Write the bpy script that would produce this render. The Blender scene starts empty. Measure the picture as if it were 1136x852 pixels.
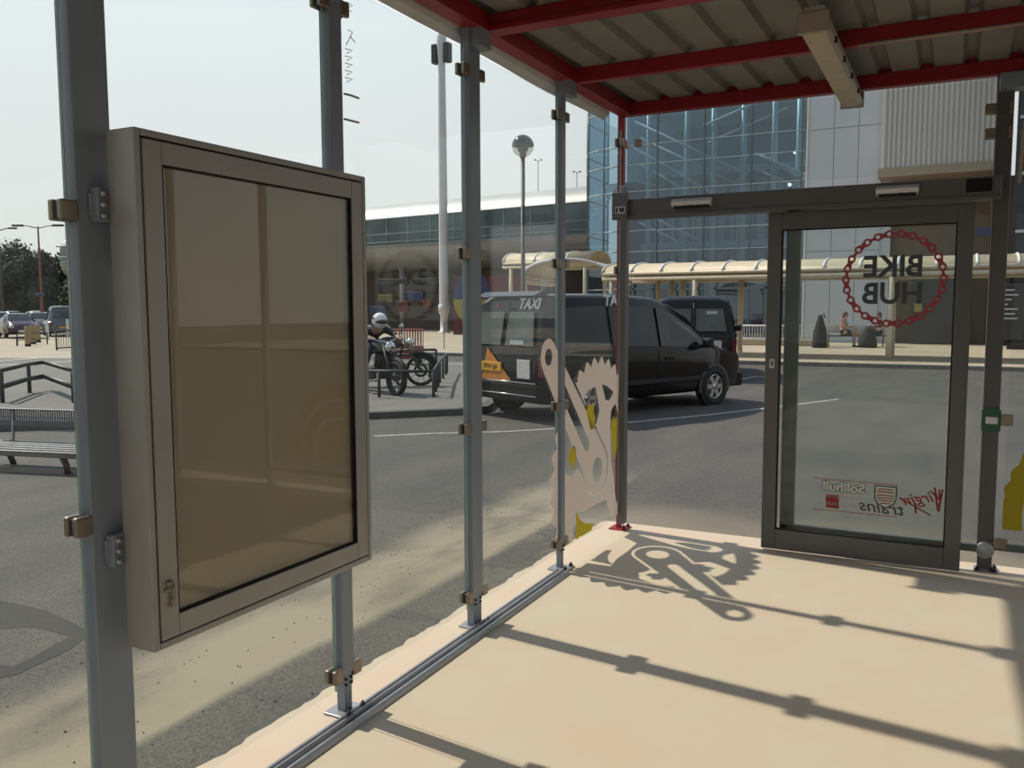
import bpy, bmesh, math, random
from mathutils import Vector, Matrix
from math import sin, cos, pi, radians, sqrt, atan2
S = bpy.context.scene
COL = S.collection
random.seed(7)
# ------------------------------------------------------------------ camera, sky, sun, exposure
F_PX, YAW, PITCH, ROLL, CAM_Z = 951.27, 0.47551, -0.088794, -0.0030824, 1.6
fw = Vector((-sin(YAW)*cos(PITCH), cos(YAW)*cos(PITCH), sin(PITCH)))
r0 = Vector((cos(YAW), sin(YAW), 0)); u0 = r0.cross(fw)
rt = r0*cos(ROLL) + u0*sin(ROLL); up = -r0*sin(ROLL) + u0*cos(ROLL)
cd = bpy.data.cameras.new('camera'); cam = bpy.data.objects.new('camera', cd); COL.objects.link(cam)
cd.sensor_fit = 'HORIZONTAL'; cd.sensor_width = 36; cd.lens = 36*F_PX/1136; cd.clip_start = .05; cd.clip_end = 1000
m3 = Matrix((rt, up, -fw)).transposed(); cam.matrix_world = Matrix.Translation((0, 0, CAM_Z)) @ m3.to_4x4()
S.camera = cam
def ray(px, py): return rt*((px-568)/F_PX) + up*(-(py-426)/F_PX) + fw
def atY(px, py, Y): r = ray(px, py); return Vector((0, 0, CAM_Z)) + r*(Y/r.y)
def atZ(px, py, Z): r = ray(px, py); return Vector((0, 0, CAM_Z)) + r*((Z-CAM_Z)/r.z)
def atD(px, py, D): return Vector((0, 0, CAM_Z)) + ray(px, py)*D
SKY_GAIN, SUN_GAIN = 1.04, 4.15
w = bpy.data.worlds.new('world'); S.world = w; w.use_nodes = True
nt = w.node_tree; nt.nodes.clear()
tc = nt.nodes.new('ShaderNodeTexCoord'); sp = nt.nodes.new('ShaderNodeSeparateXYZ'); cr = nt.nodes.new('ShaderNodeValToRGB')
bg = nt.nodes.new('ShaderNodeBackground'); wo = nt.nodes.new('ShaderNodeOutputWorld')
nt.links.new(tc.outputs['Generated'], sp.inputs[0]); nt.links.new(sp.outputs[2], cr.inputs[0])
# hazy sky: bright round the sun's half, duller on the opposite side
dt = nt.nodes.new('ShaderNodeVectorMath'); dt.operation = 'DOT_PRODUCT'; dt.inputs[1].default_value = (-.62, .78, 0); nt.links.new(tc.outputs['Generated'], dt.inputs[0])
mr = nt.nodes.new('ShaderNodeMapRange'); mr.inputs['From Min'].default_value = -.5; mr.inputs['From Max'].default_value = .35; mr.inputs['To Min'].default_value = .62; mr.inputs['To Max'].default_value = 1.; nt.links.new(dt.outputs['Value'], mr.inputs[0])
vm = nt.nodes.new('ShaderNodeVectorMath'); vm.operation = 'SCALE'; nt.links.new(cr.outputs[0], vm.inputs[0]); nt.links.new(mr.outputs[0], vm.inputs['Scale'])
nt.links.new(vm.outputs[0], bg.inputs[0]); nt.links.new(bg.outputs[0], wo.inputs[0])
e = cr.color_ramp.elements
e[0].position = 0.0; e[0].color = (.80, .79, .74, 1); e[1].position = 1.0; e[1].color = (.30, .42, .60, 1)
for p_, c_ in ((.10, (.80, .82, .81, 1)), (.30, (.86, .91, .94, 1)), (.55, (.62, .74, .90, 1))):
    n_ = e.new(p_); n_.color = c_
bg.inputs[1].default_value = SKY_GAIN
sd = bpy.data.lights.new('sun', 'SUN'); so = bpy.data.objects.new('sun', sd); COL.objects.link(so)
sd.energy = SUN_GAIN; sd.angle = radians(.9); sd.color = (1, .91, .78)
L = Vector((.865, -.10, -1)).normalized(); so.rotation_euler = L.to_track_quat('-Z', 'Y').to_euler(); so.location = (-6, 2, 9)
S.view_settings.view_transform = 'Standard'; S.view_settings.look = 'None'; S.view_settings.gamma = 1
S.view_settings.use_curve_mapping = False; S.view_settings.exposure = 0.0
try:
    S.cycles.caustics_reflective = False; S.cycles.caustics_refractive = False
    S.cycles.transparent_max_bounces = 24; S.cycles.max_bounces = 10
    S.cycles.use_denoising = True
except Exception: pass
G = -.06   # level of the asphalt; the shelter slab's top is z = 0

# ------------------------------------------------------------------ materials
def mat(name, col, rough=.6, metal=0., var=.12, scale=8., bump=0., spec=.5, trans=0.):
    m = bpy.data.materials.new(name); m.use_nodes = True; t = m.node_tree; b = t.nodes['Principled BSDF']
    n = t.nodes.new('ShaderNodeTexNoise'); n.inputs['Scale'].default_value = scale; n.inputs['Detail'].default_value = 5
    o = t.nodes.new('ShaderNodeTexCoord'); t.links.new(o.outputs['Object'], n.inputs['Vector'])
    r = t.nodes.new('ShaderNodeValToRGB'); t.links.new(n.outputs['Fac'], r.inputs[0])
    r.color_ramp.elements[0].position = .3; r.color_ramp.elements[1].position = .7
    r.color_ramp.elements[0].color = (*[max(0, c*(1-var)) for c in col], 1)
    r.color_ramp.elements[1].color = (*[min(1, c*(1+var)) for c in col], 1)
    t.links.new(r.outputs[0], b.inputs['Base Color'])
    b.inputs['Roughness'].default_value = rough; b.inputs['Metallic'].default_value = metal
    b.inputs['Specular IOR Level'].default_value = spec
    if bump:
        bn = t.nodes.new('ShaderNodeBump'); bn.inputs['Strength'].default_value = bump; bn.inputs['Distance'].default_value = .01
        t.links.new(n.outputs['Fac'], bn.inputs['Height']); t.links.new(bn.outputs[0], b.inputs['Normal'])
    return m
def glass(name, tint=(.95, .97, .96), base=.012, grz=.5, haze=.004, hazecol=(.7, .7, .66)):
    m = bpy.data.materials.new(name); m.use_nodes = True; t = m.node_tree; t.nodes.clear()
    tr = t.nodes.new('ShaderNodeBsdfTransparent'); tr.inputs[0].default_value = (*tint, 1)
    gl = t.nodes.new('ShaderNodeBsdfGlossy'); gl.inputs['Roughness'].default_value = .01; gl.inputs[0].default_value = (.95, .97, 1, 1)
    df = t.nodes.new('ShaderNodeBsdfDiffuse'); df.inputs[0].default_value = (*hazecol, 1)
    lw = t.nodes.new('ShaderNodeLayerWeight'); lw.inputs[0].default_value = .5
    pw = t.nodes.new('ShaderNodeMath'); pw.operation = 'POWER'; pw.inputs[1].default_value = 4.5
    t.links.new(lw.outputs['Facing'], pw.inputs[0])
    ma = t.nodes.new('ShaderNodeMath'); ma.operation = 'MULTIPLY_ADD'; ma.inputs[1].default_value = grz; ma.inputs[2].default_value = base
    t.links.new(pw.outputs[0], ma.inputs[0])
    no = t.nodes.new('ShaderNodeTexNoise'); no.inputs['Scale'].default_value = 2.5; no.inputs['Detail'].default_value = 6
    oc = t.nodes.new('ShaderNodeTexCoord'); t.links.new(oc.outputs['Object'], no.inputs['Vector'])
    hz = t.nodes.new('ShaderNodeMath'); hz.operation = 'MULTIPLY'; hz.inputs[1].default_value = haze*2; t.links.new(no.outputs['Fac'], hz.inputs[0])
    a = t.nodes.new('ShaderNodeMixShader'); t.links.new(hz.outputs[0], a.inputs[0]); t.links.new(tr.outputs[0], a.inputs[1]); t.links.new(df.outputs[0], a.inputs[2])
    b = t.nodes.new('ShaderNodeMixShader'); t.links.new(ma.outputs[0], b.inputs[0]); t.links.new(a.outputs[0], b.inputs[1]); t.links.new(gl.outputs[0], b.inputs[2])
    o = t.nodes.new('ShaderNodeOutputMaterial'); t.links.new(b.outputs[0], o.inputs[0]); return m
def vinyl(name, col, k=.45):
    m = bpy.data.materials.new(name); m.use_nodes = True; t = m.node_tree; t.nodes.clear()
    n = t.nodes.new('ShaderNodeTexNoise'); n.inputs['Scale'].default_value = 30
    r = t.nodes.new('ShaderNodeValToRGB'); t.links.new(n.outputs['Fac'], r.inputs[0])
    r.color_ramp.elements[0].color = (*[c*.96 for c in col], 1); r.color_ramp.elements[1].color = (*[min(1, c*1.04) for c in col], 1)
    d = t.nodes.new('ShaderNodeBsdfDiffuse'); s = t.nodes.new('ShaderNodeBsdfTranslucent')
    t.links.new(r.outputs[0], d.inputs[0]); t.links.new(r.outputs[0], s.inputs[0])
    a = t.nodes.new('ShaderNodeMixShader'); a.inputs[0].default_value = k; t.links.new(d.outputs[0], a.inputs[1]); t.links.new(s.outputs[0], a.inputs[2])
    o = t.nodes.new('ShaderNodeOutputMaterial'); t.links.new(a.outputs[0], o.inputs[0]); return m
M = dict(
 steel=mat('grey_paint', (.225, .26, .305), .38, .0, .06, 5),
 steel_dark=mat('dark_grey_paint', (.105, .103, .10), .42, .0, .05, 5),
 red=mat('red_paint', (.27, .012, .018), .35, 0, .12, 4),
 sheet=mat('roof_sheet', (.215, .205, .185), .55, .0, .12, 3, .05),
 eave=mat('white_trim', (.62, .62, .62), .5, 0, .1, 4),
 nickel=mat('brushed_nickel', (.26, .215, .165), .35, .6, .08, 20),
 galv=mat('galvanised', (.36, .37, .38), .4, .6, .15, 25),
 alu=mat('anodised_aluminium', (.33, .315, .29), .42, .25, .05, 6),
 board=mat('notice_backing', (.45, .385, .30), .8, 0, .12, 1.6),
 black=mat('black_rubber', (.012, .012, .013), .7, 0, .1, 10),
 groove=mat('black_gap', (.006, .006, .006), .9, 0, .1, 10),
 rail=mat('rail_metal', (.30, .30, .31), .3, .55, .1, 12),
 glass=glass('clear_glass', haze=.004), glass_edge=mat('green_glass_edge', (.32, .42, .38), .2, 0, .1, 10),
 glass_board=glass('board_glass', (.94, .93, .90), .03, .5, .03, (.5, .45, .38)),
 white_vinyl=vinyl('white_vinyl', (.56, .47, .41), .30), yellow_vinyl=vinyl('yellow_vinyl', (.40, .31, .03), .3),
 black_vinyl=mat('black_vinyl', (.012, .012, .012), .5), red_vinyl=vinyl('red_vinyl', (.42, .03, .04), .3),
 grey_vinyl=vinyl('pale_vinyl', (.90, .89, .87), .3),
 cream=mat('cream_paint', (.58, .51, .38), .5, 0, .06, 3), cream_panel=mat('cream_canopy_sheet', (.50, .42, .28), .5, 0, .08, 2),
 tube_light=mat('light_diffuser', (.50, .44, .34), .5, 0, .12, 14, .1), sensor=mat('sensor_plastic', (.62, .61, .62), .35, .2, .05, 8),
 white=mat('white_paint', (.72, .72, .72), .5, 0, .05, 6), road_white=mat('road_white', (.42, .41, .37), .8, 0, .3, 12),
 van=mat('black_car_paint', (.008, .0065, .006), .16, 0, .1, 3, spec=.3), van2=mat('black_blue_paint', (.007, .007, .010), .18, 0, .1, 3, spec=.3),
 van_rear=mat('brown_grey_paint', (.045, .038, .033), .25, 0, .1, 3),
 carglass=mat('dark_car_glass', (.016, .022, .026), .05, 0, .3, 1.5, spec=.45), rearglass=mat('pale_rear_glass', (.07, .085, .075), .08, 0, .3, 2.5), plastic=mat('grey_plastic', (.05, .05, .052), .5, 0, .1, 10),
 chrome=mat('chrome', (.6, .6, .6), .15, 1, .05, 10), tyre=mat('tyre', (.02, .02, .02), .8, 0, .1, 20),
 plate_y=mat('yellow_plate', (.72, .36, .02), .5, 0, .05, 10), orange=mat('orange_sticker', (.55, .20, .03), .5, 0, .2, 6),
 tail=mat('tail_light_red', (.10, .006, .006), .3), paper=mat('white_paper', (.55, .52, .52), .7, 0, .1, 40),
 concrete=mat('concrete_kerb', (.20, .19, .175), .85, 0, .2, 6, .1), kerbdark=mat('dark_kerb', (.10, .095, .09), .85, 0, .2, 6, .1),
 island=mat('grey_paving', (.165, .155, .14), .85, 0, .12, 3), pave=mat('beige_paving', (.42, .35, .26), .85, 0, .12, .6),
 wallpanel=mat('silver_grey_panel', (.52, .55, .60), .5, .1, .04, .4), corr=mat('cream_corrugated', (.60, .58, .55), .5, 0, .04, .5),
 brown=mat('brown_wall', (.16, .11, .065), .8, 0, .1, .8), darkwall=mat('dark_wall', (.035, .035, .035), .6, 0, .2, .6),
 tan=mat('tan_soffit', (.34, .29, .22), .7, 0, .1, .5),
 mull=mat('mullion', (.12, .16, .17), .4, .3, .1, 1), mull_l=mat('pale_mullion', (.42, .50, .52), .4, .2, .1, 1), interior=mat('interior_blue', (.24, .33, .40), .7, 0, .25, .25),
 facade=glass('blue_facade_glass', (.60, .73, .80), .09, .45, .03, (.3, .4, .45)),
 tubemetal=mat('silver_cladding', (.48, .48, .47), .5, .25, .08, .5), tubegrey=mat('grey_cladding', (.30, .29, .28), .45, .3, .08, .5),
 bandglass=mat('band_window_glass', (.09, .13, .14), .12, 0, .55, .3), pole=mat('pale_pole', (.62, .62, .64), .5, .1, .05, 1),
 pole_dark=mat('dark_pole', (.055, .055, .052), .5, .2, .1, 2), rust=mat('red_brown_pole', (.20, .07, .045), .6, 0, .1, 1),
 leaf=mat('leaf', (.030, .045, .018), .7, 0, .5, .8), bark=mat('bark', (.06, .045, .03), .9, 0, .3, 4),
 bollard=mat('tan_bollard', (.34, .24, .12), .7, 0, .2, 2), skin=mat('skin', (.48, .28, .20), .6, 0, .06, 20),
 jacket=mat('dark_jacket', (.018, .020, .024), .7, 0, .3, 10), jeans=mat('dark_jeans', (.045, .055, .08), .8, 0, .2, 20),
 helmet=mat('white_helmet', (.68, .69, .70), .2, 0, .03, 10), tank=mat('slate_tank', (.06, .065, .09), .25, 0, .1, 6),
 peach=mat('peach_top', (.55, .27, .20), .8, 0, .1, 20), skirt=mat('dark_cloth', (.02, .018, .02), .9, 0, .2, 20), rose=mat('dusky_top', (.10, .03, .04), .8, 0, .1, 20),
 hair=mat('brown_hair', (.10, .055, .03), .8, 0, .2, 30), carsilver=mat('silver_blue_paint', (.30, .36, .38), .2, .4, .05, 3), carwhite=mat('white_car_paint', (.60, .62, .60), .2, 0, .05, 3),
 cargrey=mat('slate_car_paint', (.10, .12, .14), .2, .2, .05, 3), carmaroon=mat('dark_plum_paint', (.035, .015, .03), .2, .1, .1, 3),
 bagred=mat('red_plastic', (.25, .03, .02), .5, 0, .1, 4), green=mat('green_box', (.02, .10, .06), .4), blue=mat('blue_sign', (.035, .05, .14), .5),
 signyellow=mat('yellow_sign', (.30, .26, .05), .6), signred=mat('deep_red_sign', (.10, .010, .015), .6, 0, .1, 1), mark=mat('marker_ink', (.38, .34, .36), .7),
)
# asphalt: noise plus dusty streak beside the slab
def asphalt_mat():
    m = bpy.data.materials.new('asphalt'); m.use_nodes = True; t = m.node_tree; b = t.nodes['Principled BSDF']; N = t.nodes.new; K = t.links.new
    g = N('ShaderNodeNewGeometry'); s = N('ShaderNodeSeparateXYZ'); K(g.outputs['Position'], s.inputs[0])
    n1 = N('ShaderNodeTexNoise'); n1.inputs['Scale'].default_value = 90; n1.inputs['Detail'].default_value = 3; K(g.outputs['Position'], n1.inputs['Vector'])
    n2 = N('ShaderNodeTexNoise'); n2.inputs['Scale'].default_value = .9; n2.inputs['Detail'].default_value = 6; K(g.outputs['Position'], n2.inputs['Vector'])
    mp = N('ShaderNodeMapping'); mp.inputs['Scale'].default_value = (1.6, .5, 1); K(g.outputs['Position'], mp.inputs[0])
    n3 = N('ShaderNodeTexNoise'); n3.inputs['Scale'].default_value = 1.1; n3.inputs['Detail'].default_value = 7; K(mp.outputs[0], n3.inputs['Vector'])
    def math_(op, a, bb=None, c=None):
        q = N('ShaderNodeMath'); q.operation = op
        for i, v in enumerate((a, bb, c)):
            if v is None: continue
            if isinstance(v, (int, float)): q.inputs[i].default_value = v
            else: K(v, q.inputs[i])
        return q.outputs[0]
    def ss(v, a, bb):
        q = N('ShaderNodeMapRange'); q.interpolation_type = 'SMOOTHSTEP'; q.inputs['From Min'].default_value = a; q.inputs['From Max'].default_value = bb
        K(v, q.inputs[0]); return q.outputs[0]
    xx = math_('MULTIPLY_ADD', n2.outputs['Fac'], .7, math_('ADD', s.outputs[0], -.35))   # wobbled x
    dust = math_('MULTIPLY', ss(xx, -3.62, -3.2), math_('SUBTRACT', 1., ss(math_('MULTIPLY_ADD', n3.outputs['Fac'], .2, s.outputs[0]), -2.66, -2.56)))
    dust = math_('MULTIPLY', dust, ss(n3.outputs['Fac'], .25, .55))
    dust = math_('MULTIPLY', dust, math_('SUBTRACT', 1., ss(s.outputs[1], 6.5, 8.5)))
    back = math_('MULTIPLY', math_('MULTIPLY', ss(s.outputs[1], 5.85, 6.0), math_('SUBTRACT', 1., ss(math_('MULTIPLY_ADD', n2.outputs['Fac'], 1.2, s.outputs[1]), 6.8, 7.7))), ss(s.outputs[0], -3, -2.4))
    dust = math_('MAXIMUM', dust, math_('MULTIPLY', back, .55))
    r = N('ShaderNodeValToRGB'); K(n1.outputs['Fac'], r.inputs[0]); r.color_ramp.elements[0].position = .3; r.color_ramp.elements[1].position = .75
    r.color_ramp.elements[0].color = (.040, .037, .033, 1); r.color_ramp.elements[1].color = (.136, .127, .112, 1)
    x2 = N('ShaderNodeMixRGB'); x2.blend_type = 'MULTIPLY'; x2.inputs[0].default_value = 1
    r2 = N('ShaderNodeValToRGB'); K(n3.outputs['Fac'], r2.inputs[0]); r2.color_ramp.elements[0].position = .3; r2.color_ramp.elements[1].position = .7
    r2.color_ramp.elements[0].color = (.82, .82, .85, 1); r2.color_ramp.elements[1].color = (1.18, 1.16, 1.10, 1)
    K(r.outputs[0], x2.inputs[1]); K(r2.outputs[0], x2.inputs[2])
    mx = N('ShaderNodeMixRGB'); K(math_('MULTIPLY', dust, .85), mx.inputs[0]); K(x2.outputs[0], mx.inputs[1]); mx.inputs[2].default_value = (.34, .285, .20, 1)
    K(mx.outputs[0], b.inputs['Base Color']); b.inputs['Roughness'].default_value = .85
    bn = N('ShaderNodeBump'); bn.inputs['Strength'].default_value = .35; bn.inputs['Distance'].default_value = .004; K(n1.outputs['Fac'], bn.inputs['Height']); K(bn.outputs[0], b.inputs['Normal'])
    return m
def slab_mat():
    m = mat('pink_concrete', (.56, .44, .31), .8, 0, .1, 1.2)
    t = m.node_tree; b = t.nodes['Principled BSDF']; N = t.nodes.new; K = t.links.new
    o = N('ShaderNodeTexCoord'); n = N('ShaderNodeTexNoise'); n.inputs['Scale'].default_value = 3.2; n.inputs['Detail'].default_value = 8; n.inputs['Distortion'].default_value = .6; K(o.outputs['Object'], n.inputs['Vector'])
    r = N('ShaderNodeValToRGB'); K(n.outputs['Fac'], r.inputs[0]); r.color_ramp.elements[0].position = .35; r.color_ramp.elements[1].position = .68
    r.color_ramp.elements[0].color = (.60, .475, .355, 1); r.color_ramp.elements[1].color = (.585, .51, .385, 1)
    K(r.outputs[0], b.inputs['Base Color'])
    f = N('ShaderNodeTexNoise'); f.inputs['Scale'].default_value = 60; K(o.outputs['Object'], f.inputs['Vector'])
    bn = N('ShaderNodeBump'); bn.inputs['Strength'].default_value = .12; bn.inputs['Distance'].default_value = .004; K(f.outputs['Fac'], bn.inputs['Height']); K(bn.outputs[0], b.inputs['Normal'])
    return m
M['asphalt'] = asphalt_mat(); M['slab'] = slab_mat()

# ------------------------------------------------------------------ builders
class MB:
    def __init__(s): s.v = []; s.f = []; s.smooth = []
    def add(s, vs, fs, sm=False):
        b = len(s.v); s.v += [tuple(q) for q in vs]; s.f += [tuple(i+b for i in f) for f in fs]; s.smooth += [sm]*len(fs); return s
    def box(s, x0, x1, y0, y1, z0, z1, bev=0.):
        x0, x1 = min(x0, x1), max(x0, x1); y0, y1 = min(y0, y1), max(y0, y1); z0, z1 = min(z0, z1), max(z0, z1)
        d = min(bev, (x1-x0)*.45, (y1-y0)*.45, (z1-z0)*.45)
        if d <= 0:
            vs = [(x, y, z) for z in (z0, z1) for y in (y0, y1) for x in (x0, x1)]
            return s.add(vs, [(0, 2, 3, 1), (4, 5, 7, 6), (0, 1, 5, 4), (2, 6, 7, 3), (0, 4, 6, 2), (1, 3, 7, 5)])
        bm = bmesh.new(); bmesh.ops.create_cube(bm, size=1)
        for v in bm.verts: v.co = Vector(((x0+x1)/2+v.co.x*(x1-x0), (y0+y1)/2+v.co.y*(y1-y0), (z0+z1)/2+v.co.z*(z1-z0)))
        bmesh.ops.bevel(bm, geom=bm.edges[:], offset=d, segments=2, affect='EDGES', profile=.5)
        bm.verts.index_update(); s.add([v.co[:] for v in bm.verts], [[v.index for v in f.verts] for f in bm.faces]); bm.free(); return s
    def tube(s, pts, r, n=10, cap=True):
        pts = [Vector(p) for p in pts]; rs = r if isinstance(r, (list, tuple)) else [r]*len(pts)
        rings = []; prev = None
        for i, p in enumerate(pts):
            d = (pts[min(i+1, len(pts)-1)]-pts[max(i-1, 0)]).normalized()
            a = prev if prev is not None else (Vector((0, 0, 1)) if abs(d.z) < .9 else Vector((1, 0, 0)))
            x = (a-d*a.dot(d)).normalized(); prev = x; y = d.cross(x)
            rings.append([p+x*rs[i]*cos(2*pi*k/n)+y*rs[i]*sin(2*pi*k/n) for k in range(n)])
        vs = [q for g in rings for q in g]; fs = []
        for i in range(len(pts)-1):
            for k in range(n): fs.append((i*n+k, i*n+(k+1) % n, (i+1)*n+(k+1) % n, (i+1)*n+k))
        s.add(vs, fs, True)
        if cap:
            b = len(s.v)-len(vs); s.f += [tuple(b+k for k in reversed(range(n))), tuple(b+(len(pts)-1)*n+k for k in range(n))]; s.smooth += [False]*2
        return s
    def lathe(s, prof, c=(0, 0, 0), axis='z', n=24):
        c = Vector(c); vs = []
        for r, h in prof:
            for k in range(n):
                a = 2*pi*k/n; q = (r*cos(a), r*sin(a), h)
                if axis == 'y': q = (q[0], q[2], q[1])
                if axis == 'x': q = (q[2], q[0], q[1])
                vs.append(c+Vector(q))
        fs = [(i*n+k, i*n+(k+1) % n, (i+1)*n+(k+1) % n, (i+1)*n+k) for i in range(len(prof)-1) for k in range(n)]
        return s.add(vs, fs, True)
    def prism(s, poly, h0, h1, axis='z'):
        n = len(poly)
        def pt(a, b, h): return {'z': (a, b, h), 'y': (a, h, b), 'x': (h, a, b)}[axis]
        vs = [pt(a, b, h0) for a, b in poly]+[pt(a, b, h1) for a, b in poly]
        return s.add(vs, [tuple(range(n-1, -1, -1)), tuple(range(n, 2*n))]+[(k, (k+1) % n, n+(k+1) % n, n+k) for k in range(n)])
    def sphere(s, c, r, sc=(1, 1, 1), nu=16, nv=10, top=0., bot=1.):
        prof = [(sin(pi*(top+(bot-top)*i/nv)), cos(pi*(top+(bot-top)*i/nv))) for i in range(nv+1)]
        vs = [(c[0]+r*sc[0]*p*cos(2*pi*k/nu), c[1]+r*sc[1]*p*sin(2*pi*k/nu), c[2]+r*sc[2]*h) for p, h in prof for k in range(nu)]
        return s.add(vs, [(i*nu+k, (i+1)*nu+k, (i+1)*nu+(k+1) % nu, i*nu+(k+1) % nu) for i in range(nv) for k in range(nu)], True)
    def build(s, name, m, parent=None, matrix=None):
        me = bpy.data.meshes.new(name); me.from_pydata(s.v, [], s.f); me.polygons.foreach_set('use_smooth', s.smooth); me.validate()
        bm = bmesh.new(); bm.from_mesh(me); bmesh.ops.remove_doubles(bm, verts=bm.verts, dist=1e-5); bmesh.ops.recalc_face_normals(bm, faces=bm.faces); bm.to_mesh(me); bm.free()
        me.materials.append(m); o = bpy.data.objects.new(name, me); COL.objects.link(o)
        if parent: o.parent = parent
        if matrix is not None: o.matrix_local = matrix
        return o
def box(*a, bev=0.): return MB().box(*a, bev=bev)
def tag(o, label=None, cat=None, group=None, kind=None):
    for k, v in (('label', label), ('category', cat), ('group', group), ('kind', kind)):
        if v: o[k] = v
    return o
def thing(name, label, cat, loc=(0, 0, 0), rz=0., group=None):
    o = bpy.data.objects.new(name, None); COL.objects.link(o); o.location = loc; o.rotation_euler = (0, 0, rz); o.empty_display_size = .1
    return tag(o, label, cat, group)
def struct(name, mb, m): return tag(mb.build(name, m), kind='structure')
def copy_tree(o, parent=None):
    c = o.copy(); COL.objects.link(c)
    if parent: c.parent = parent
    for ch in list(o.children): copy_tree(ch, c)
    return c
def text(name, s, size, m, parent, mtx, depth=.002, bold=0., shear=0., sx=1., align='CENTER'):
    cu = bpy.data.curves.new('t', 'FONT'); cu.body = s; cu.size = size; cu.align_x = align; cu.align_y = 'CENTER'; cu.extrude = depth/2; cu.offset = bold; cu.shear = shear
    cu.resolution_u = 3; to = bpy.data.objects.new('t', cu); COL.objects.link(to)
    dg = bpy.context.evaluated_depsgraph_get(); dg.update(); me = bpy.data.meshes.new_from_object(to.evaluated_get(dg)); bpy.data.objects.remove(to)
    me.transform(Matrix.Diagonal((sx, 1, 1, 1))); me.materials.clear(); me.materials.append(m)
    o = bpy.data.objects.new(name, me); COL.objects.link(o); o.parent = parent; o.matrix_local = mtx; return o
def frame(origin, xdir, updir):   # matrix whose local x runs along xdir, y along updir
    x = Vector(xdir).normalized(); y = Vector(updir); y = (y-x*y.dot(x)).normalized(); z = x.cross(y)
    m = Matrix((x, y, z)).transposed().to_4x4(); m.translation = Vector(origin); return m

# ------------------------------------------------------------------ ground and paving (the setting)
def grid_ground():
    b = MB(); b.box(-130, 60, -30, 120, G-.3, G); return b
struct('ground', grid_ground(), M['asphalt'])
rs = random.Random(3)
edge = [(-2.29+rs.uniform(-.009, .009)+.006*sin(i*.7), -4+i*.04) for i in range(249)]
poly = edge+[(-2.27, 5.96), (6.5, 6.06), (6.5, -4)]
sl = MB(); n = len(poly); sl.prism(list(reversed(poly)), G-.2, 0)
struct('floor', sl, M['slab'])
# forecourt paving beyond the road, slightly raised
pv = MB(); pv.prism([(-60, 38), (-24, 30.), (-17.9, 25.6), (-9, 25.2), (25, 25.9), (25, 60), (-70, 60)][::-1], G-.1, G+.10)
struct('forecourt_paving', pv, M['pave'])
kb = MB(); kb.prism([(-24, 29.8), (-17.9, 25.4), (-9, 25.0), (25, 25.7), (25, 25.9), (-9, 25.2), (-17.9, 25.6), (-24, 30)][::-1], G-.1, G+.11)
struct('forecourt_kerb', kb, M['concrete'])
# raised island where motorcycles stand
isl = [(-20, .2), (-12.3, 6.4), (-7.7, 10.4), (-6.7, 11.45), (-6.55, 11.9), (-6.8, 12.6), (-8.2, 16.5), (-11, 22), (-22, 19), (-40, 12), (-40, 2)]
kb = MB(); kb.prism(isl, G-.1, G+.10); struct('island_kerb', kb, M['kerbdark'])
cx = sum(p[0] for p in isl)/len(isl); cy = sum(p[1] for p in isl)/len(isl)
kb = MB(); kb.prism([(cx+(x-cx)*.985, cy+(y-cy)*.985) for x, y in isl], G, G+.104); struct('island_paving', kb, M['island'])
# car park surface at the far left, and pale road strips
pk = MB(); pk.prism([(-28, 17.5), (-22, 22), (-30, 34), (-100, 75), (-110, 40)], G-.05, G+.012); struct('car_park_paving', pk, M['pave'])
def strip(name, pts, wd, label, m=M['road_white'], z=G+.004, cat='road marking', grp=None):
    b = MB(); pts = [Vector((p[0], p[1], 0)) for p in pts]; l = []; r = []
    for i, p in enumerate(pts):
        d = (pts[min(i+1, len(pts)-1)]-pts[max(0, i-1)]).normalized(); nn = Vector((-d.y, d.x, 0)); l.append(p+nn*wd/2); r.append(p-nn*wd/2)
    k = len(pts); vs = [(q.x, q.y, z) for q in l+r]+[(q.x, q.y, z-.003) for q in l+r]; fs = []
    for i in range(k-1): fs += [(i, k+i, k+i+1, i+1), (2*k+i, 2*k+i+1, 3*k+i+1, 3*k+i), (i, i+1, 2*k+i+1, 2*k+i), (k+i, 3*k+i, 3*k+i+1, k+i+1)]
    fs += [(0, 2*k, 3*k, k), (k-1, 2*k-1, 4*k-1, 3*k-1)]
    b.add(vs, fs); return tag(b.build(name, m), label, cat, grp)
strip('painted_line', [atZ(*p, G) for p in ((415, 484), (480, 481), (560, 479), (640, 474), (700, 468.5), (770, 462), (845, 453.5), (930, 443))], .07, 'thin worn white line on the asphalt in front of the taxis', cat='road line')
strip('painted_line', [atZ(*p, G) for p in ((820, 421), (838, 418), (860, 417.5))], .09, 'short white line on the road right of the second black van')
strip('painted_line', [atZ(*p, G+.11) for p in ((495, 404), (530, 404.5))], .25, 'pale line on the road at the far end of the motorcycle island', z=G+.112)
for i, (a, b_, lab) in enumerate((((-20, 402), (90, 394), 'upper'), ((-20, 407), (90, 400.5), 'lower'))):
    strip('painted_line', [atZ(*a, G+.105), atZ(*b_, G+.105)], .35, 'long pale line across the road at far left, the %s of two' % lab, z=G+.112)
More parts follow.
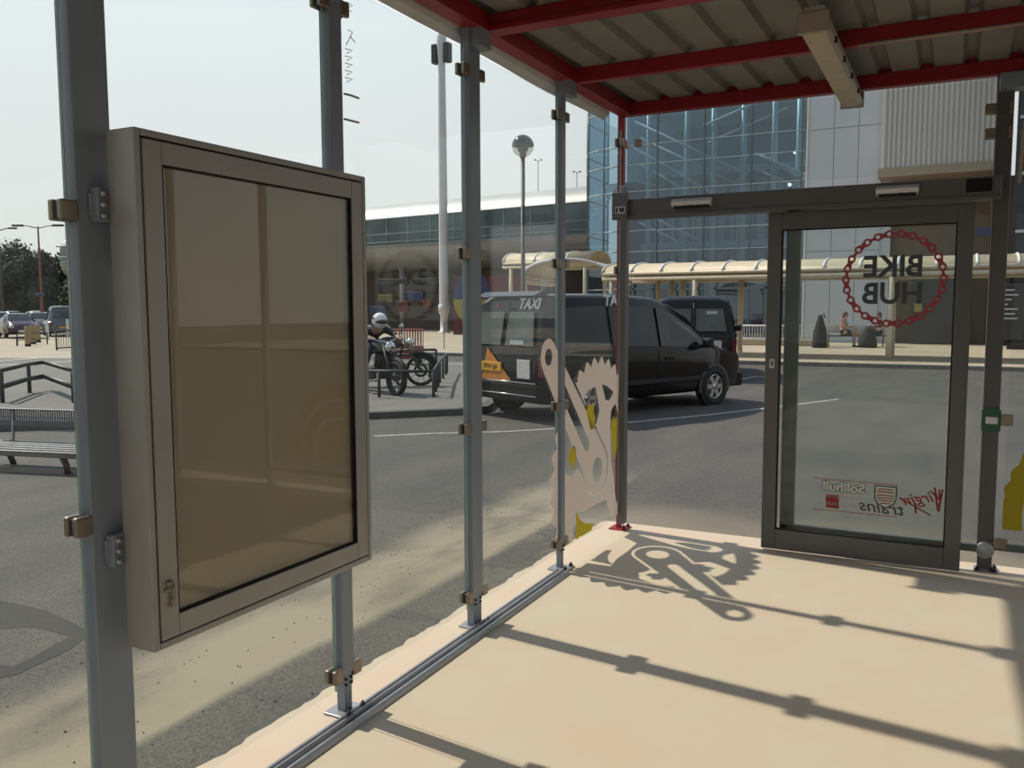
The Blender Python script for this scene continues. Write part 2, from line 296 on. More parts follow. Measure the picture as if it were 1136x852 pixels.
# curved shadow painted as a dark mesh on the asphalt at bottom left
def painted_shadow():
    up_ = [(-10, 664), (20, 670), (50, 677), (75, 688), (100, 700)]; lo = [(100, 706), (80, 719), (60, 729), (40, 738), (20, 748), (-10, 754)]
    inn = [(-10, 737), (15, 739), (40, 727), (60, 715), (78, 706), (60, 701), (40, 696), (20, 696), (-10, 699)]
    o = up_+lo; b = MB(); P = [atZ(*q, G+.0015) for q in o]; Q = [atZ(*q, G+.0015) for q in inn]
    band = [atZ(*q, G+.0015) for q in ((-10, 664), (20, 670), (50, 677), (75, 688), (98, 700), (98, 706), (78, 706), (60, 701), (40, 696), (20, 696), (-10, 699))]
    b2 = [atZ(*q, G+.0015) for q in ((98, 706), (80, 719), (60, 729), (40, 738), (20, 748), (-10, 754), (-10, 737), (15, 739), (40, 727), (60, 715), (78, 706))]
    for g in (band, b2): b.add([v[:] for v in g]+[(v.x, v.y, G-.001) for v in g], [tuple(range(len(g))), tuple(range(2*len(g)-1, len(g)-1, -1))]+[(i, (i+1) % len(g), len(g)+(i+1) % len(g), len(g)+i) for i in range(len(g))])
    tag(b.build('asphalt_shadow', mat('shadowed_asphalt', (.028, .026, .024), .8, 0, .3, 60)), 'dark forked curved shadow painted on the asphalt outside the nearest post', 'painted_shadow')
painted_shadow()
# gravel crumbs along the dusty strip (uncountable)
b = MB()
for i in range(420):
    x = rs.uniform(-3.9, -2.35); y = rs.uniform(1.6, 7.5); r = rs.uniform(.002, .007)*(1.3 if rs.random() < .1 else 1)
    b.add([(x+r, y, G), (x-r*.6, y+r*.8, G), (x-r*.5, y-r*.9, G), (x, y, G+r*1.1)], [(0, 1, 3), (1, 2, 3), (2, 0, 3), (0, 2, 1)])
tag(b.build('grit', mat('grit', (.09, .08, .065), .9, 0, .6, 400)), 'scattered grit on the asphalt beside the slab', 'grit', kind='stuff')
# ------------------------------------------------------------------ background buildings
FG = G+.10
def bigbuilding():
    t = thing('glass_building', 'tall blue glass station building behind the taxis', 'building', (-11.5, 44, FG))
    T = Matrix.Translation((11.5, -44, -FG))
    def bd(b, n, m): return b.build(n, m, t, T)
    H = 15.
    bd(box(-16.1, -6.75, 44, 44.06, FG, H), 'facade_glass', M['facade'])
    g = MB(); d = Vector((-3.3, 2.3, 0)); pts = [Vector((-16.1, 44, 0)), Vector((-17.2, 44.35, 0)), Vector((-18.4, 45.1, 0)), Vector((-19.0, 46.4, 0)), Vector((-19.1, 50, 0))]
    for a, c in zip(pts, pts[1:]):
        nn = (c-a).normalized(); nn = Vector((-nn.y, nn.x, 0))*.05
        g.add([(q.x, q.y, z) for z in (FG, H) for q in (a, c, c-nn, a-nn)], [(0, 1, 5, 4), (1, 2, 6, 5), (2, 3, 7, 6), (3, 0, 4, 7), (4, 5, 6, 7)])
    bd(g, 'facade_glass', M['facade'])
    mu = MB()
    for i in range(1, 5): x = atY((729, 781, 833, 884)[i-1] if i < 4 else 889, 200, 44).x; mu.box(x-.035, x+.035, 43.93, 44, FG, H)
    for x in (-16.1,): mu.box(x-.06, x+.06, 43.93, 44.05, FG, H)
    for c in pts[1:]: mu.tube([(c.x, c.y, FG), (c.x, c.y, H)], .045, 6)
    bd(mu, 'mullion', M['mull'])
    tr = MB()
    zs = [2.55, 4.55, 5.65, 7.7, 9.1, 10.1, 12.0, 13.6]
    for z in zs:
        tr.box(-16.1, -6.75, 43.94, 44, z-.02, z+.02)
        for a, c in zip(pts, pts[1:]): tr.tube([(a.x, a.y, z), (c.x, c.y, z)], .04, 6)
    bd(tr, 'transom', M['mull_l'])
    # interior: floor decks, columns, raking trusses, stair, back wall
    bd(box(-19, -6.7, 53, 53.2, FG, H), 'back_wall', M['interior'])
    it = MB()
    for z in (5.0, 8.9, 12.6): it.box(-15.8, -6.9, 46.5, 53, z-.2, z+.15)
    for x in (-15.2, -13.1, -11.6, -10.2, -8.6, -7.3): it.tube([(x, 45.6+.5*(x % 2), FG), (x, 45.6+.5*(x % 2), H)], .16, 10)
    for i in range(26): x = -15.8+i*.36; it.box(x, x+.07+.1*(i % 3), 47.5+.3*(i % 2), 47.6+.3*(i % 2), 2.6, 8.6)
    bd(it, 'inner_frame', M['mull_l'])
    s = MB()
    for (x0, z0, x1, z1) in ((-15.8, 11.6, -9.8, 8.4), (-15.8, 10.2, -11, 7.2), (-9.4, 9.4, -6.9, 8.2), (-12, 11, -8, 12.5), (-15.8, 7, -12, 5)):
        s.tube([(x0, 45.2, z0), (x1, 45.8, z1)], .07, 6); s.tube([(x0, 46.2, z0-.7), (x1, 46.6, z1-.7)], .06, 6)
    for i in range(9): s.box(-9.2+i*.26, -8.95+i*.26, 45.3, 46.2, 9.3-i*.17, 9.4-i*.17)
    bd(s, 'stair_and_brace', M['white'])
    lm = bpy.data.materials.new('ceiling_lamp_glow'); lm.use_nodes = True; pb = lm.node_tree.nodes['Principled BSDF']; pb.inputs['Emission Color'].default_value = (1, .97, .9, 1); pb.inputs['Emission Strength'].default_value = 3
    for (px, py) in ((888.5, 119), (882, 169), (876, 205)):
        q = atY(px, py, 46.4); bd(MB().sphere(q, .09, nu=10, nv=6), 'ceiling_lamp', lm)
    # ground floor behind the canopy
    g2 = MB()
    for x in (-15.3, -14.2, -13, -11.8, -10.9, -9.7, -8.4, -7.4): g2.box(x-.05, x+.05, 43.85, 43.95, FG, 3.6)
    g2.box(-16, -7, 43.85, 43.95, 2.5, 2.6)
    bd(g2, 'door_frame', M['mull'])
    bd(box(-14.6, -12.2, 46, 46.1, FG, 2.5), 'inner_panel', M['darkwall'])
    # panel wall
    p = MB()
    X = [atY(px, 300, 40).x for px in (893, 921, 948, 975)]
    for i in range(3):
        for z0, z1 in ((FG, 4.0), (4.02, 9.25), (9.27, H)): p.box(X[i]+.012, X[i+1]-.012, 40, 40.2, z0+.01, z1)
    p.box(X[0], X[3]+.4, 40.06, 44, FG, H)
    bd(p, 'panel_wall', M['wallpanel'])
    bd(box(X[0]-.09, X[0], 39.95, 40.1, FG, H), 'corner_trim', M['white'])
    # corrugated upper box with tan soffit
    c = MB(); x0, x1 = X[3]+.05, 1.15; nrib = 22; pt = (x1-x0)/nrib
    c.box(x0, x1, 38.6, 41, 7.2, H)
    for i in range(nrib): c.box(x0+i*pt+.05, x0+i*pt+.135, 38.52, 38.6, 7.2, H)
    bd(c, 'corrugated_wall', M['corr'])
    bd(box(x0-.1, x1+.05, 38.45, 41, 6.85, 7.2), 'soffit', M['tan'])
    bd(box(1.17, 1.42, 38.6, 41, 7.0, H), 'end_trim', M['white'])
    bd(box(x0-.05, 3.0, 40.5, 44, FG, 6.85), 'brown_wall', M['brown'])
    q0 = atY(1012, 305, 39.2); q1 = atY(1056, 385, 39.2)
    dk = box(q0.x, q1.x+.25, 39.2, 40.5, FG, 3.2); bd(dk, 'dark_shopfront', M['darkwall'])
    q = atY(1018.5, 341, 39.15); bd(box(q.x-.14, q.x+.14, 39.15, 39.2, q.z-.18, q.z+.18), 'yellow_notice', M['signyellow'])
    # right dark wing with pale rails
    xx = atY(1112, 300, 36).x
    bd(box(xx+.25, 12, 36, 40, FG, H), 'dark_wing', M['carglass'])
    g3 = MB()
    for py in (130, 192.5, 256.5):
        z = atY(1130, py, 35.9).z; g3.box(xx+.35, 12, 35.85, 36, z-.05, z+.05)
    bd(g3, 'rail', M['mull_l'])
    gx = atY(1117, 340, 35.8)
    gg = box(gx.x-.3, gx.x+.55, 35.7, 36, .4, 2.4, bev=.02); bd(gg, 'notice_sign', M['darkwall'])
    g4 = MB()
    for k, ww in enumerate((.4, .55, .3, .15, .55, .45, .55)):
        z = 2.15-.17*k; g4.box(gx.x-.1, gx.x-.1+ww*.8, 35.68, 35.7, z, z+.05)
    bd(g4, 'sign_writing', M['mull_l'])
    q = atY(1092, 257, 39); bd(box(q.x-.3, q.x+.3, 38.9, 39, q.z-.16, q.z+.16), 'blue_sign', M['blue'])
bigbuilding()
def railing():
    t = thing('railing', 'white upright-bar railing on the low wall right of the second van', 'railing', (-8, 36, FG))
    T = Matrix.Translation((8, -36, -FG)); b = MB(); a = atY(814, 361, 36); c = atY(905, 376, 36)
    for z in (a.z, c.z): b.tube([(a.x-1, 36, z), (c.x, 36, z)], .03, 6)
    b.build('top_and_bottom_rail', M['white'], t, T)
    b = MB(); k = int((c.x-a.x+1)/.11)
    for i in range(k+1): b.tube([(a.x-1+i*.11, 36, c.z), (a.x-1+i*.11, 36, a.z)], .014, 5)
    tag(b.build('bars', M['white'], t, T), kind='stuff')
    lw = MB().box(a.x-3, c.x+.3, 35.6, 36.4, FG, c.z-.02, bev=.03); tag(lw.build('low_wall', M['pave']), 'low beige wall under the white railing', 'wall')
railing()
# ---- vaulted canopies
def vault(name, label, x0, x1, yc, half, z0, rise, step, rot=0., posts=(), loc=None, colz=None):
    t = thing(name, label, 'canopy', (0, 0, 0)); T = Matrix.Identity(4)
    def P(x, a, rr=1., dz=0.):
        y = yc-half*cos(a)*rr; z = z0+rise*sin(a)*rr+dz; v = Vector((x, y, z))
        if rot: v = Matrix.Rotation(rot, 4, 'Z') @ (v-Vector((x0, yc, 0)))+Vector((x0, yc, 0))
        return v
    sh = MB(); n = 12; A = [pi*i/n for i in range(n+1)]
    vs = [P(x, a) for x in (x0, x1) for a in A]+[P(x, a, 1, -.03) for x in (x0, x1) for a in A]; k = n+1
    fs = []
    for i in range(n): fs += [(i, i+1, k+i+1, k+i), (2*k+i, 3*k+i, 3*k+i+1, 2*k+i+1), (i, 2*k+i, 2*k+i+1, i+1), (k+i, k+i+1, 3*k+i+1, 3*k+i)]
    sh.add(vs, fs, True); sh.build('canopy_sheet', M['cream_panel'], t, T)
    x = x0
    while x <= x1+.01:
        MB().tube([P(x, a, 1.01) for a in A], .04, 6).build('rib', M['white'], t, T); x += step
    for a in (0, pi):
        MB().tube([P(x0, a, 1, -.04), P(x1, a, 1, -.04)], .055, 8).build('gutter', M['cream'], t, T)
        MB().tube([P(x0, a, 1, -.21), P(x1, a, 1, -.21)], .07, 6).build('edge_beam', M['cream'], t, T)
    for (px_, s_) in posts:
        q = P(px_, 0 if s_ < 0 else pi); MB().tube([(q.x, q.y+(.05 if s_ < 0 else -.05), FG), (q.x, q.y+(.05 if s_ < 0 else -.05), q.z-.2)], .085, 10).build('column', M['cream'], t, T)
    return t
c1 = atY(770, 312, 27).x; c2 = atY(792, 312, 27).x
vault('canopy', 'long cream vaulted walkway canopy in front of the glass building', -10.5, 5.0, 28.5, 1.5, 2.74, .34, 1.0, posts=[(-10.2, -1), (-9.5, 1), (-9.0, 1), (c1, -1), (c2+.2, 1), (-8.6, 1), (-1.66, -1), (-1.75, 1), (2.4, -1), (2.4, 1)])
q = atY(561, 285, 36); q2 = atY(658, 285, 36)
vault('canopy', 'upper cream vaulted canopy with an open arched end left of the red post', q.x, q2.x, 37, 1.3, atY(600, 291, 36).z, .5, 1.6, posts=[(q.x+.4, -1), (q2.x-.3, -1), (q2.x-.3, 1)])
q = atY(600, 306, 27)
vault('canopy', 'low cream vaulted canopy above the taxi roof with ribs running towards us', q.x+.9, q.x+5.2, 27, 1.5, q.z, .55, .6, rot=radians(100), posts=[(q.x+1.3, -1), (q.x+1.3, 1), (q.x+4.5, -1)])
# ---- tube building
def tube_building():
    t = thing('long_building', 'long silver rounded building with a ribbon of windows behind the mast', 'building', (-18, 47, 0), radians(188-10*0))
    # local x runs left along the building, local y is away from us after rotation -> use explicit axes
    dx = Vector((-cos(radians(8)), sin(radians(8)), 0)); out = Vector((-sin(radians(8)), -cos(radians(8)), 0)); o = Vector((-19.3, 47.2, 0))
    t.location = o; t.rotation_euler = (0, 0, 0); T = Matrix.Translation(-o)
    def loft(prof, l0, l1, name, m, nseg=1):
        b = MB(); vs = []
        for i in range(nseg+1):
            l = l0+(l1-l0)*i/nseg
            for d, z in prof: v = o+dx*l+out*d; vs.append((v.x, v.y, z))
        k = len(prof); b.add(vs, [(i*k+j, i*k+j+1, (i+1)*k+j+1, (i+1)*k+j) for i in range(nseg) for j in range(k-1)], True); return b.build(name, m, t, T)
    top = [(-7, 9.0), (-5, 9.15), (-3, 9.1), (-1.6, 8.9), (-.7, 8.5), (-.15, 8.05), (0, 7.75)]
    loft(top, -1.5, 60, 'roof_cladding', M['tubemetal'])
    loft([(0, 7.75), (.02, 7.0), (0, 5.9)], 0, 60, 'ribbon_window', M['bandglass'])
    bb = MB()
    for l in range(0, 60, 1):
        if l % 2 == 0:
            v = o+dx*l; bb.tube([(v.x+out.x*.04, v.y+out.y*.04, 5.9), (v.x+out.x*.04, v.y+out.y*.04, 7.75)], .03, 5)
    for z in (6.15, 6.7, 7.75, 5.9):
        a = o+out*.05; c = o+dx*60+out*.05; bb.tube([(a.x, a.y, z), (c.x, c.y, z)], .035, 5)
    bb.build('window_bars', M['mull_l'], t, T)
    loft([(0, 5.9), (-.05, 5.5), (-.4, 5.0), (-1.1, 4.6), (-2.2, 4.35), (-6, 4.3)], 0, 60, 'belly_cladding', M['tubegrey'])
    # undercroft wall
    loft([(-4, 4.4), (-4, FG)], 0, 60, 'back_wall', mat('dim_brown_wall', (.09, .065, .05), .7, 0, .5, .35))
    for l in range(4, 60, 6):
        v = o+dx*l+out*-1.5; MB().tube([(v.x, v.y, FG), (v.x, v.y, 4.5)], .22, 10).build('column', M['tubegrey'], t, T)
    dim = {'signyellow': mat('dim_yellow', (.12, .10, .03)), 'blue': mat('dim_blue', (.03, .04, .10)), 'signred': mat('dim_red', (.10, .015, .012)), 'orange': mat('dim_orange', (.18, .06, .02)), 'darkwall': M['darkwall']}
    for (px, py, wd, hh, m) in ((428, 331, 1.5, .7, 'signyellow'), (460, 328, 1.8, .8, 'blue'), (447, 340, 1.2, 1.0, 'signred'), (420, 345, 1.6, .9, 'blue'), (474, 336, .7, .7, 'orange'), (436, 312, 3, .5, 'darkwall'), (475, 312, 3, .6, 'darkwall')):
        d = atD(px, py, 57.5); MB().box(d.x-wd*.4, d.x+wd*.4, d.y-.1, d.y+.1, d.z-hh*.35, d.z+hh*.35, bev=.04).build('sign_panel', dim[m], t, T)
tube_building()
def kiosk():
    q = atD(503, 371, 50); q2 = atD(598, 371, 50); zt = atD(520, 306, 50).z
    t = thing('kiosk', 'dark red kiosk wall with a blue and yellow oval sign behind the black taxi', 'kiosk', (q.x, q.y, FG)); T = Matrix.Translation((-q.x, -q.y, -FG))
    b = MB(); d = (Vector((q2.x, q2.y, 0))-Vector((q.x, q.y, 0))).normalized(); nn = Vector((-d.y, d.x, 0))*3
    vs = [(p.x, p.y, z) for z in (FG, zt) for p in (Vector((q.x, q.y, 0)), Vector((q2.x, q2.y, 0)), Vector((q2.x, q2.y, 0))+nn, Vector((q.x, q.y, 0))+nn)]
    b.add(vs, [(0, 1, 5, 4), (1, 2, 6, 5), (2, 3, 7, 6), (3, 0, 4, 7), (4, 5, 6, 7)]); b.build('kiosk_wall', M['signred'], t, T)
    c = atD(524, 332, 49.8); fr = frame(c, d, (0, 0, 1))
    bl = MB(); bl.prism([(1.1*cos(a), 1.65*sin(a)) for a in [pi*i/14 for i in range(15)]], 0, .06); bl.build('blue_sign_half', M['blue'], t, T @ fr)
    bl = MB(); bl.prism([(1.1*cos(a), 1.45*sin(a)) for a in [pi+pi*i/14 for i in range(15)]], 0, .06); bl.build('yellow_sign_half', M['signyellow'], t, T @ fr)
kiosk()
# ---- masts and lamps
def mast():
    b = atD(493, 371, 54); tpz = atD(490, 36, 54).z
    t = thing('floodlight_mast', 'tall pale floodlight mast with two dark lamp heads at its top', 'mast', (b.x, b.y, FG))
    h = tpz-FG
    MB().lathe([(.33, 1.2), (.30, 1.9), (.28, 6), (.26, 12), (.22, h-2.4), (.30, h-1.2), (.32, h), (0, h)], n=20).build('pole', M['pole'], t)
    MB().lathe([(.38, 0), (.36, .1), (.26, .12), (.24, 1.1), (.33, 1.2)], n=20).build('base_sleeve', M['pole'], t)
    MB().lathe([(.29, 1.3), (.36, 1.32), (.36, 1.75), (.29, 1.78)], n=20).build('collar', M['pole'], t)
    for s in (-1, 1):
        f = MB().box(s*.25-.0, s*.62, -.25, .25, h-2.35, h-1.2, bev=.05); f.build('floodlight', M['pole_dark'], t)
mast()
def globe_lamp():
    c = atD(580, 162, 20); t = thing('globe_lamp', 'globe street lamp with a dark upper half on a dark pole', 'street lamp', (c.x, c.y, G))
    h = c.z-G; r = 12.3/951.27*20
    MB().tube([(0, 0, 0), (0, 0, 1.2), (0, 0, 1.25), (0, 0, h-r)], [.075, .075, .05, .05], 12).build('pole', M['pole_dark'], t)
    MB().sphere((0, 0, h), r, nu=24, nv=10, top=0, bot=.5).build('dark_cap', mat('smoked_glass', (.03, .045, .05), .15, 0, .1, 3), t)
    MB().sphere((0, 0, h), r*.99, nu=24, nv=10, top=.5, bot=1).build('globe', glass('lamp_globe_glass', (.85, .83, .78), .08, .5, .15), t)
    MB().lathe([(0, h-.02), (.12, h-.03), (.12, h-.10), (.075, h-.16), (.075, h-r)], n=16).build('lamp_holder', M['tan'], t)
globe_lamp()
def twin_lamp(px, pyt, pyb, D, label, m, arm=.9, w_=.06, name='twin_street_lamp', grp=None):
    tp = atD(px, pyt, D); t = thing(name, label, 'street lamp', (tp.x, tp.y, G), YAW, grp); h = tp.z-G
    MB().tube([(0, 0, 0), (0, 0, h*.5), (0, 0, h)], [w_*1.5, w_*1.2, w_*.8], 8).build('pole', m, t)
    for s in (-1, 1):
        MB().tube([(0, 0, h-.15), (s*arm*.5, 0, h+.02), (s*arm, 0, h+.06)], w_*.5, 6).build('arm', M['pole_dark'], t)
        MB().box(s*arm-.28*arm, s*arm+.28*arm, -.12, .12, h-.02, h+.13, bev=.04).build('lamp_head', M['pole_dark'], t)
twin_lamp(42, 251, 360, 62, 'reddish brown street lamp with two arms above the parked cars', M['rust'], 1.45, .07)
twin_lamp(597, 178, 0, 95, 'distant thin twin headed light pole right of the globe lamp', M['pole_dark'], .35, .05)
twin_lamp(640, 191, 0, 95, 'distant twin headed light pole just left of the glass building', M['pole_dark'], .35, .05)
twin_lamp(67.5, 274, 0, 110, 'tiny distant twin headed light pole above the treetops', M['pole_dark'], .45, .05)
twin_lamp(-2, 254, 0, 71, 'street lamp arm reaching in at the left edge of the photo', M['pole_dark'], 1.2, .09)
def road_sign():
    c = atD(44, 327, 61); t = thing('road_sign', 'small blue road sign on a post under the reddish street lamp', 'sign', (c.x, c.y, G), YAW)
    MB().box(-.35, .35, -.03, .03, c.z-G-.12, c.z-G+.12, bev=.02).build('sign_plate', M['blue'], t); MB().tube([(0, .05, 0), (0, .05, c.z-G)], .04, 6).build('post', M['rust'], t)
road_sign()
# ---- trees
def tree(px, D, top_py, wd, label, seed, hf=.9):
    q = atD(px, top_py, D); H = q.z-G; t = thing('tree', label, 'tree', (q.x, q.y, G), group=None); R = random.Random(seed)
    MB().tube([(0, 0, 0), (.1, 0, H*.3), (0, .1, H*.7)], [.25, .2, .08], 8).build('trunk', M['bark'], t)
    b = MB()
    cl = [(R.uniform(-1, 1)*wd*.36, R.uniform(-1, 1)*wd*.3, H*(.36+R.random()*.42), R.uniform(.14, .22)*wd) for _ in range(13)]+[(0, 0, H*.80, H*.17)]
    for cx_, cy_, cz_, cr_ in cl:
        b.sphere((cx_, cy_, cz_), cr_*.6, nu=7, nv=5)
        for k in range(int(420*hf)):
            v = Vector((R.gauss(0, 1), R.gauss(0, 1), R.gauss(0, 1))).normalized()*cr_*R.uniform(.5, 1.12); s = R.uniform(.14, .30)
            a = Vector((R.gauss(0, 1), R.gauss(0, 1), R.gauss(0, 1))).normalized(); c = a.cross(v).normalized()
            p = Vector((cx_, cy_, cz_))+v; b.add([p-a*s, p+c*s*.6, p+a*s, p-c*s*.6], [(0, 1, 2, 3)])
    b.build('crown', M['leaf'], t)
for i, (px, D, tp, wd, lab) in enumerate(((-12, 92, 268, 10.5, 'dark leafy tree cut by the left edge of the photo'), (17, 97, 266, 10.5, 'tallest dark tree behind the parked cars, left of the lamp'), (40, 90, 275, 8.5, 'dark bushy tree right behind the reddish street lamp'), (60, 96, 292, 8, 'lower rounded tree between the lamp and the near post'), (78, 88, 312, 7, 'low tree partly hidden by the near grey post'), (-35, 72, 262, 10, 'tree just outside the left edge'))):
    if px > -30: tree(px, D, tp, wd, lab, 20+i)
# far horizon strip of trees
def hedge():
    b = MB(); R = random.Random(5)
    for i in range(90):
        a = radians(34+i*.28); D = 120; x, y = -D*sin(a), D*cos(a); b.sphere((x, y, 1+R.random()*.6), R.uniform(1.5, 2.6), nu=8, nv=5)
    tag(b.build('hedge', M['leaf']), 'distant dark hedge line along the horizon', 'hedge', kind='stuff')
hedge()

# ------------------------------------------------------------------ vehicles
def wheel(parent, x, y, r=.32, wd=.2, side=1):
    t = MB().lathe([(r*.66, -wd/2), (r*.93, -wd/2), (r, -wd*.36), (r, wd*.36), (r*.93, wd/2), (r*.66, wd/2), (r*.66, -wd/2)], (x, y, r), 'y', 28).build('tyre', M['tyre'], parent)
    b = MB(); o = side*wd*.42
    b.lathe([(r*.67, o-.03*side), (r*.62, o+.01*side), (r*.58, o-.02*side)], (x, y, r), 'y', 28)
    b.lathe([(0, o+.0*side), (r*.16, o), (r*.18, o-.03*side)], (x, y, r), 'y', 16)
    for k in range(6):
        a = 2*pi*k/6; d = Vector((cos(a), 0, sin(a))); p = Vector((-sin(a), 0, cos(a)))*.035; c = Vector((x, y+o, r))
        q = [c+d*r*.14-p*1.2, c+d*r*.62-p, c+d*r*.62+p, c+d*r*.14+p*1.2]; off = Vector((0, -.02*side, 0))
        b.add([v[:] for v in q]+[(v+off)[:] for v in q], [(0, 1, 2, 3), (4, 7, 6, 5), (0, 4, 5, 1), (1, 5, 6, 2), (2, 6, 7, 3), (3, 7, 4, 0)])
    b.build('wheel_rim', M['chrome'], t)
    MB().lathe([(0, -wd*.3*side), (r*.66, -wd*.3*side)], (x, y, r), 'y', 20).build('wheel_disc', M['black'], t)
def vehicle(name, label, loc, ang, st, wx, r, paint, side_win, glass_quads, lamps, group=None, extra=None, arch=True, bump=True):
    """st: stations (x, zlow, zbelt, ztop, wlow, wbelt, wtop); local +x is forward"""
    t = thing(name, label, 'taxi' if name == 'taxi' else ('van' if 'van' in name else 'car'), loc, ang, group)
    def ring(s, k=0.):
        x, zl, zb, zt, wl, wb, wt = s; zm = (zl+zb)/2
        half = [(0, zl), (wl*.85, zl), (wl, zl+.06), (wb*1.0, zm), (wb, zb), (wt, zt-.09), (wt-.06, zt-.03), (wt-.22, zt), (0, zt+.015)]
        return [(x, y, z) for y, z in half]+[(x, -y, z) for y, z in half[-2:0:-1]]
    R_ = [ring(s) for s in st]; k = len(R_[0]); b = MB(); vs = [q for g in R_ for q in g]
    fs = [(i*k+j, i*k+(j+1) % k, (i+1)*k+(j+1) % k, (i+1)*k+j) for i in range(len(st)-1) for j in range(k)]
    fs += [tuple(range(k)), tuple((len(st)-1)*k+j for j in reversed(range(k)))]
    b.add(vs, fs, True); body = b.build('body', paint, t); mo = body.modifiers.new('edge', 'EDGE_SPLIT'); mo.split_angle = radians(38)
    def lerp_st(x):
        for a, c in zip(st, st[1:]):
            if a[0] <= x <= c[0]: f = (x-a[0])/(c[0]-a[0]); return [a[i]+(c[i]-a[i])*f for i in range(7)]
        return st[0] if x < st[0][0] else st[-1]
    def side(x, v, sgn, off=.012):
        s = lerp_st(x); y = s[5]+(s[6]-s[5])*v; z = s[2]+(s[3]-.09-s[2])*v; return Vector((x, sgn*(y+off), z))
    def panel(pts, th=.012):
        nn = (Vector(pts[1])-Vector(pts[0])).cross(Vector(pts[2])-Vector(pts[0])).normalized()*th
        n_ = len(pts); return [Vector(p) for p in pts]+[Vector(p)-nn for p in pts], [tuple(range(n_)), tuple(range(2*n_-1, n_-1, -1))]+[(i, n_+i, n_+(i+1) % n_, (i+1) % n_) for i in range(n_)]
    for pts in side_win:
        for sgn in (-1, 1):
            P = [side(x, v, sgn) for x, v in pts]; a, f = panel(P, .01); MB().add(a, f).build('side_window', M['carglass'], t)
    for nm, pts in glass_quads:
        a, f = panel(pts, .01); MB().add(a, f).build(nm, M['rearglass' if nm == 'rear_window' else 'carglass'], t)
    for x in wx:
        s = lerp_st(x)
        for sgn in (-1, 1):
            wheel(t, x, sgn*(max(s[4], s[5])-.075), r, .2, sgn)
            ab = MB(); n_ = 14; y = sgn*(max(s[4], s[5])+.006)
            pl = [((r+.075)*cos(pi*i/n_*1.16-.25), (r+.075)*sin(pi*i/n_*1.16-.25)) for i in range(n_+1)]
            pi_ = [((r+.02)*cos(pi*i/n_*1.16-.25), (r+.02)*sin(pi*i/n_*1.16-.25)) for i in range(n_+1)]
            q = [(x+a_, y, r+c_) for a_, c_ in pl]+[(x+a_, y, r+c_) for a_, c_ in pi_]+[(x+a_, y-sgn*.05, r+c_) for a_, c_ in pl]+[(x+a_, y-sgn*.05, r+c_) for a_, c_ in pi_]
            m_ = n_+1; ab.add(q, [(i, i+1, m_+i+1, m_+i) for i in range(n_)]+[(i, 2*m_+i, 2*m_+i+1, i+1) for i in range(n_)]+[(m_+i, m_+i+1, 3*m_+i+1, 3*m_+i) for i in range(n_)])
            ab.build('wheel_arch', M['plastic'], t)
            MB().lathe([(0, 0), (r+.04, 0)], (x, sgn*(max(s[4], s[5])+.004), r), 'y', 24).build('arch_shadow_liner', M['black'], t)
    for nm, bx, m in lamps: MB().box(*bx, bev=.02).build(nm, m, t)
    if extra: extra(t, side)
    return t
def van_stations(L=4.8, H=1.90):
    h = L/2
    return [(-h, .42, .98, 1.02, .80, .90, .88), (-h+.04, .30, 1.0, 1.10, .84, .93, .86), (-h+.16, .26, 1.02, H-.12, .87, .945, .78), (-h+.28, .25, 1.02, H-.03, .88, .945, .77), (-.6, .24, 1.0, H, .89, .945, .78),
            (.10, .24, .99, H-.03, .89, .945, .77), (.50, .24, .98, H-.14, .89, .94, .76), (.95, .24, .98, 1.58, .89, .935, .76), (1.42, .25, .97, 1.20, .88, .92, .78), (1.68, .25, .96, 1.07, .87, .91, .80), (h-.22, .26, .86, .92, .84, .88, .76), (h-.06, .32, .70, .76, .76, .80, .70), (h, .40, .62, .66, .66, .68, .60)]
VW = [[(-2.0, .12), (-2.02, .86), (-1.05, .88), (-1.05, .10)], [(-.98, .10), (-.98, .88), (.02, .88), (.02, .08)], [(.10, .08), (.10, .88), (.48, .84), (.95, .74), (1.36, .10)]]
VG = [('windscreen', [(.54, -.60, 1.775), (.54, .60, 1.775), (1.44, .68, 1.225), (1.44, -.68, 1.225)]),
      ('rear_window', [(-2.392, -.72, 1.12), (-2.392, -.06, 1.12), (-2.30, -.06, 1.62), (-2.30, -.64, 1.62)]), ('rear_window', [(-2.392, .06, 1.12), (-2.392, .72, 1.12), (-2.30, .64, 1.62), (-2.30, .06, 1.62)])]
def VL(h=2.4): return [('rear_bumper', (-h-.07, -h+.15, -.90, .90, .30, .56), M['van']), ('front_bumper', (h-.3, h+.04, -.80, .80, .28, .52), M['van']),
   ('tail_lamp', (-h-.005, -h+.12, .84, .945, .66, .98), M['tail']), ('tail_lamp', (-h-.005, -h+.12, -.945, -.84, .66, .98), M['tail']),
   ('headlamp', (h-.42, h-.10, .56, .82, .70, .86), M['chrome']), ('headlamp', (h-.42, h-.10, -.82, -.56, .70, .86), M['chrome'])]
def mirrors(t, x=1.35, z=1.08, y=.95, m=M['plastic']):
    for s in (-1, 1):
        mb = MB().box(x-.05, x+.08, s*(y+.03), s*(y+.20), z-.01, z+.15, bev=.035); o = mb.build('door_mirror', m, t); MB().tube([(x, s*(y-.05), z), (x, s*(y+.08), z+.03)], .03, 6).build('mirror_arm', m, o)
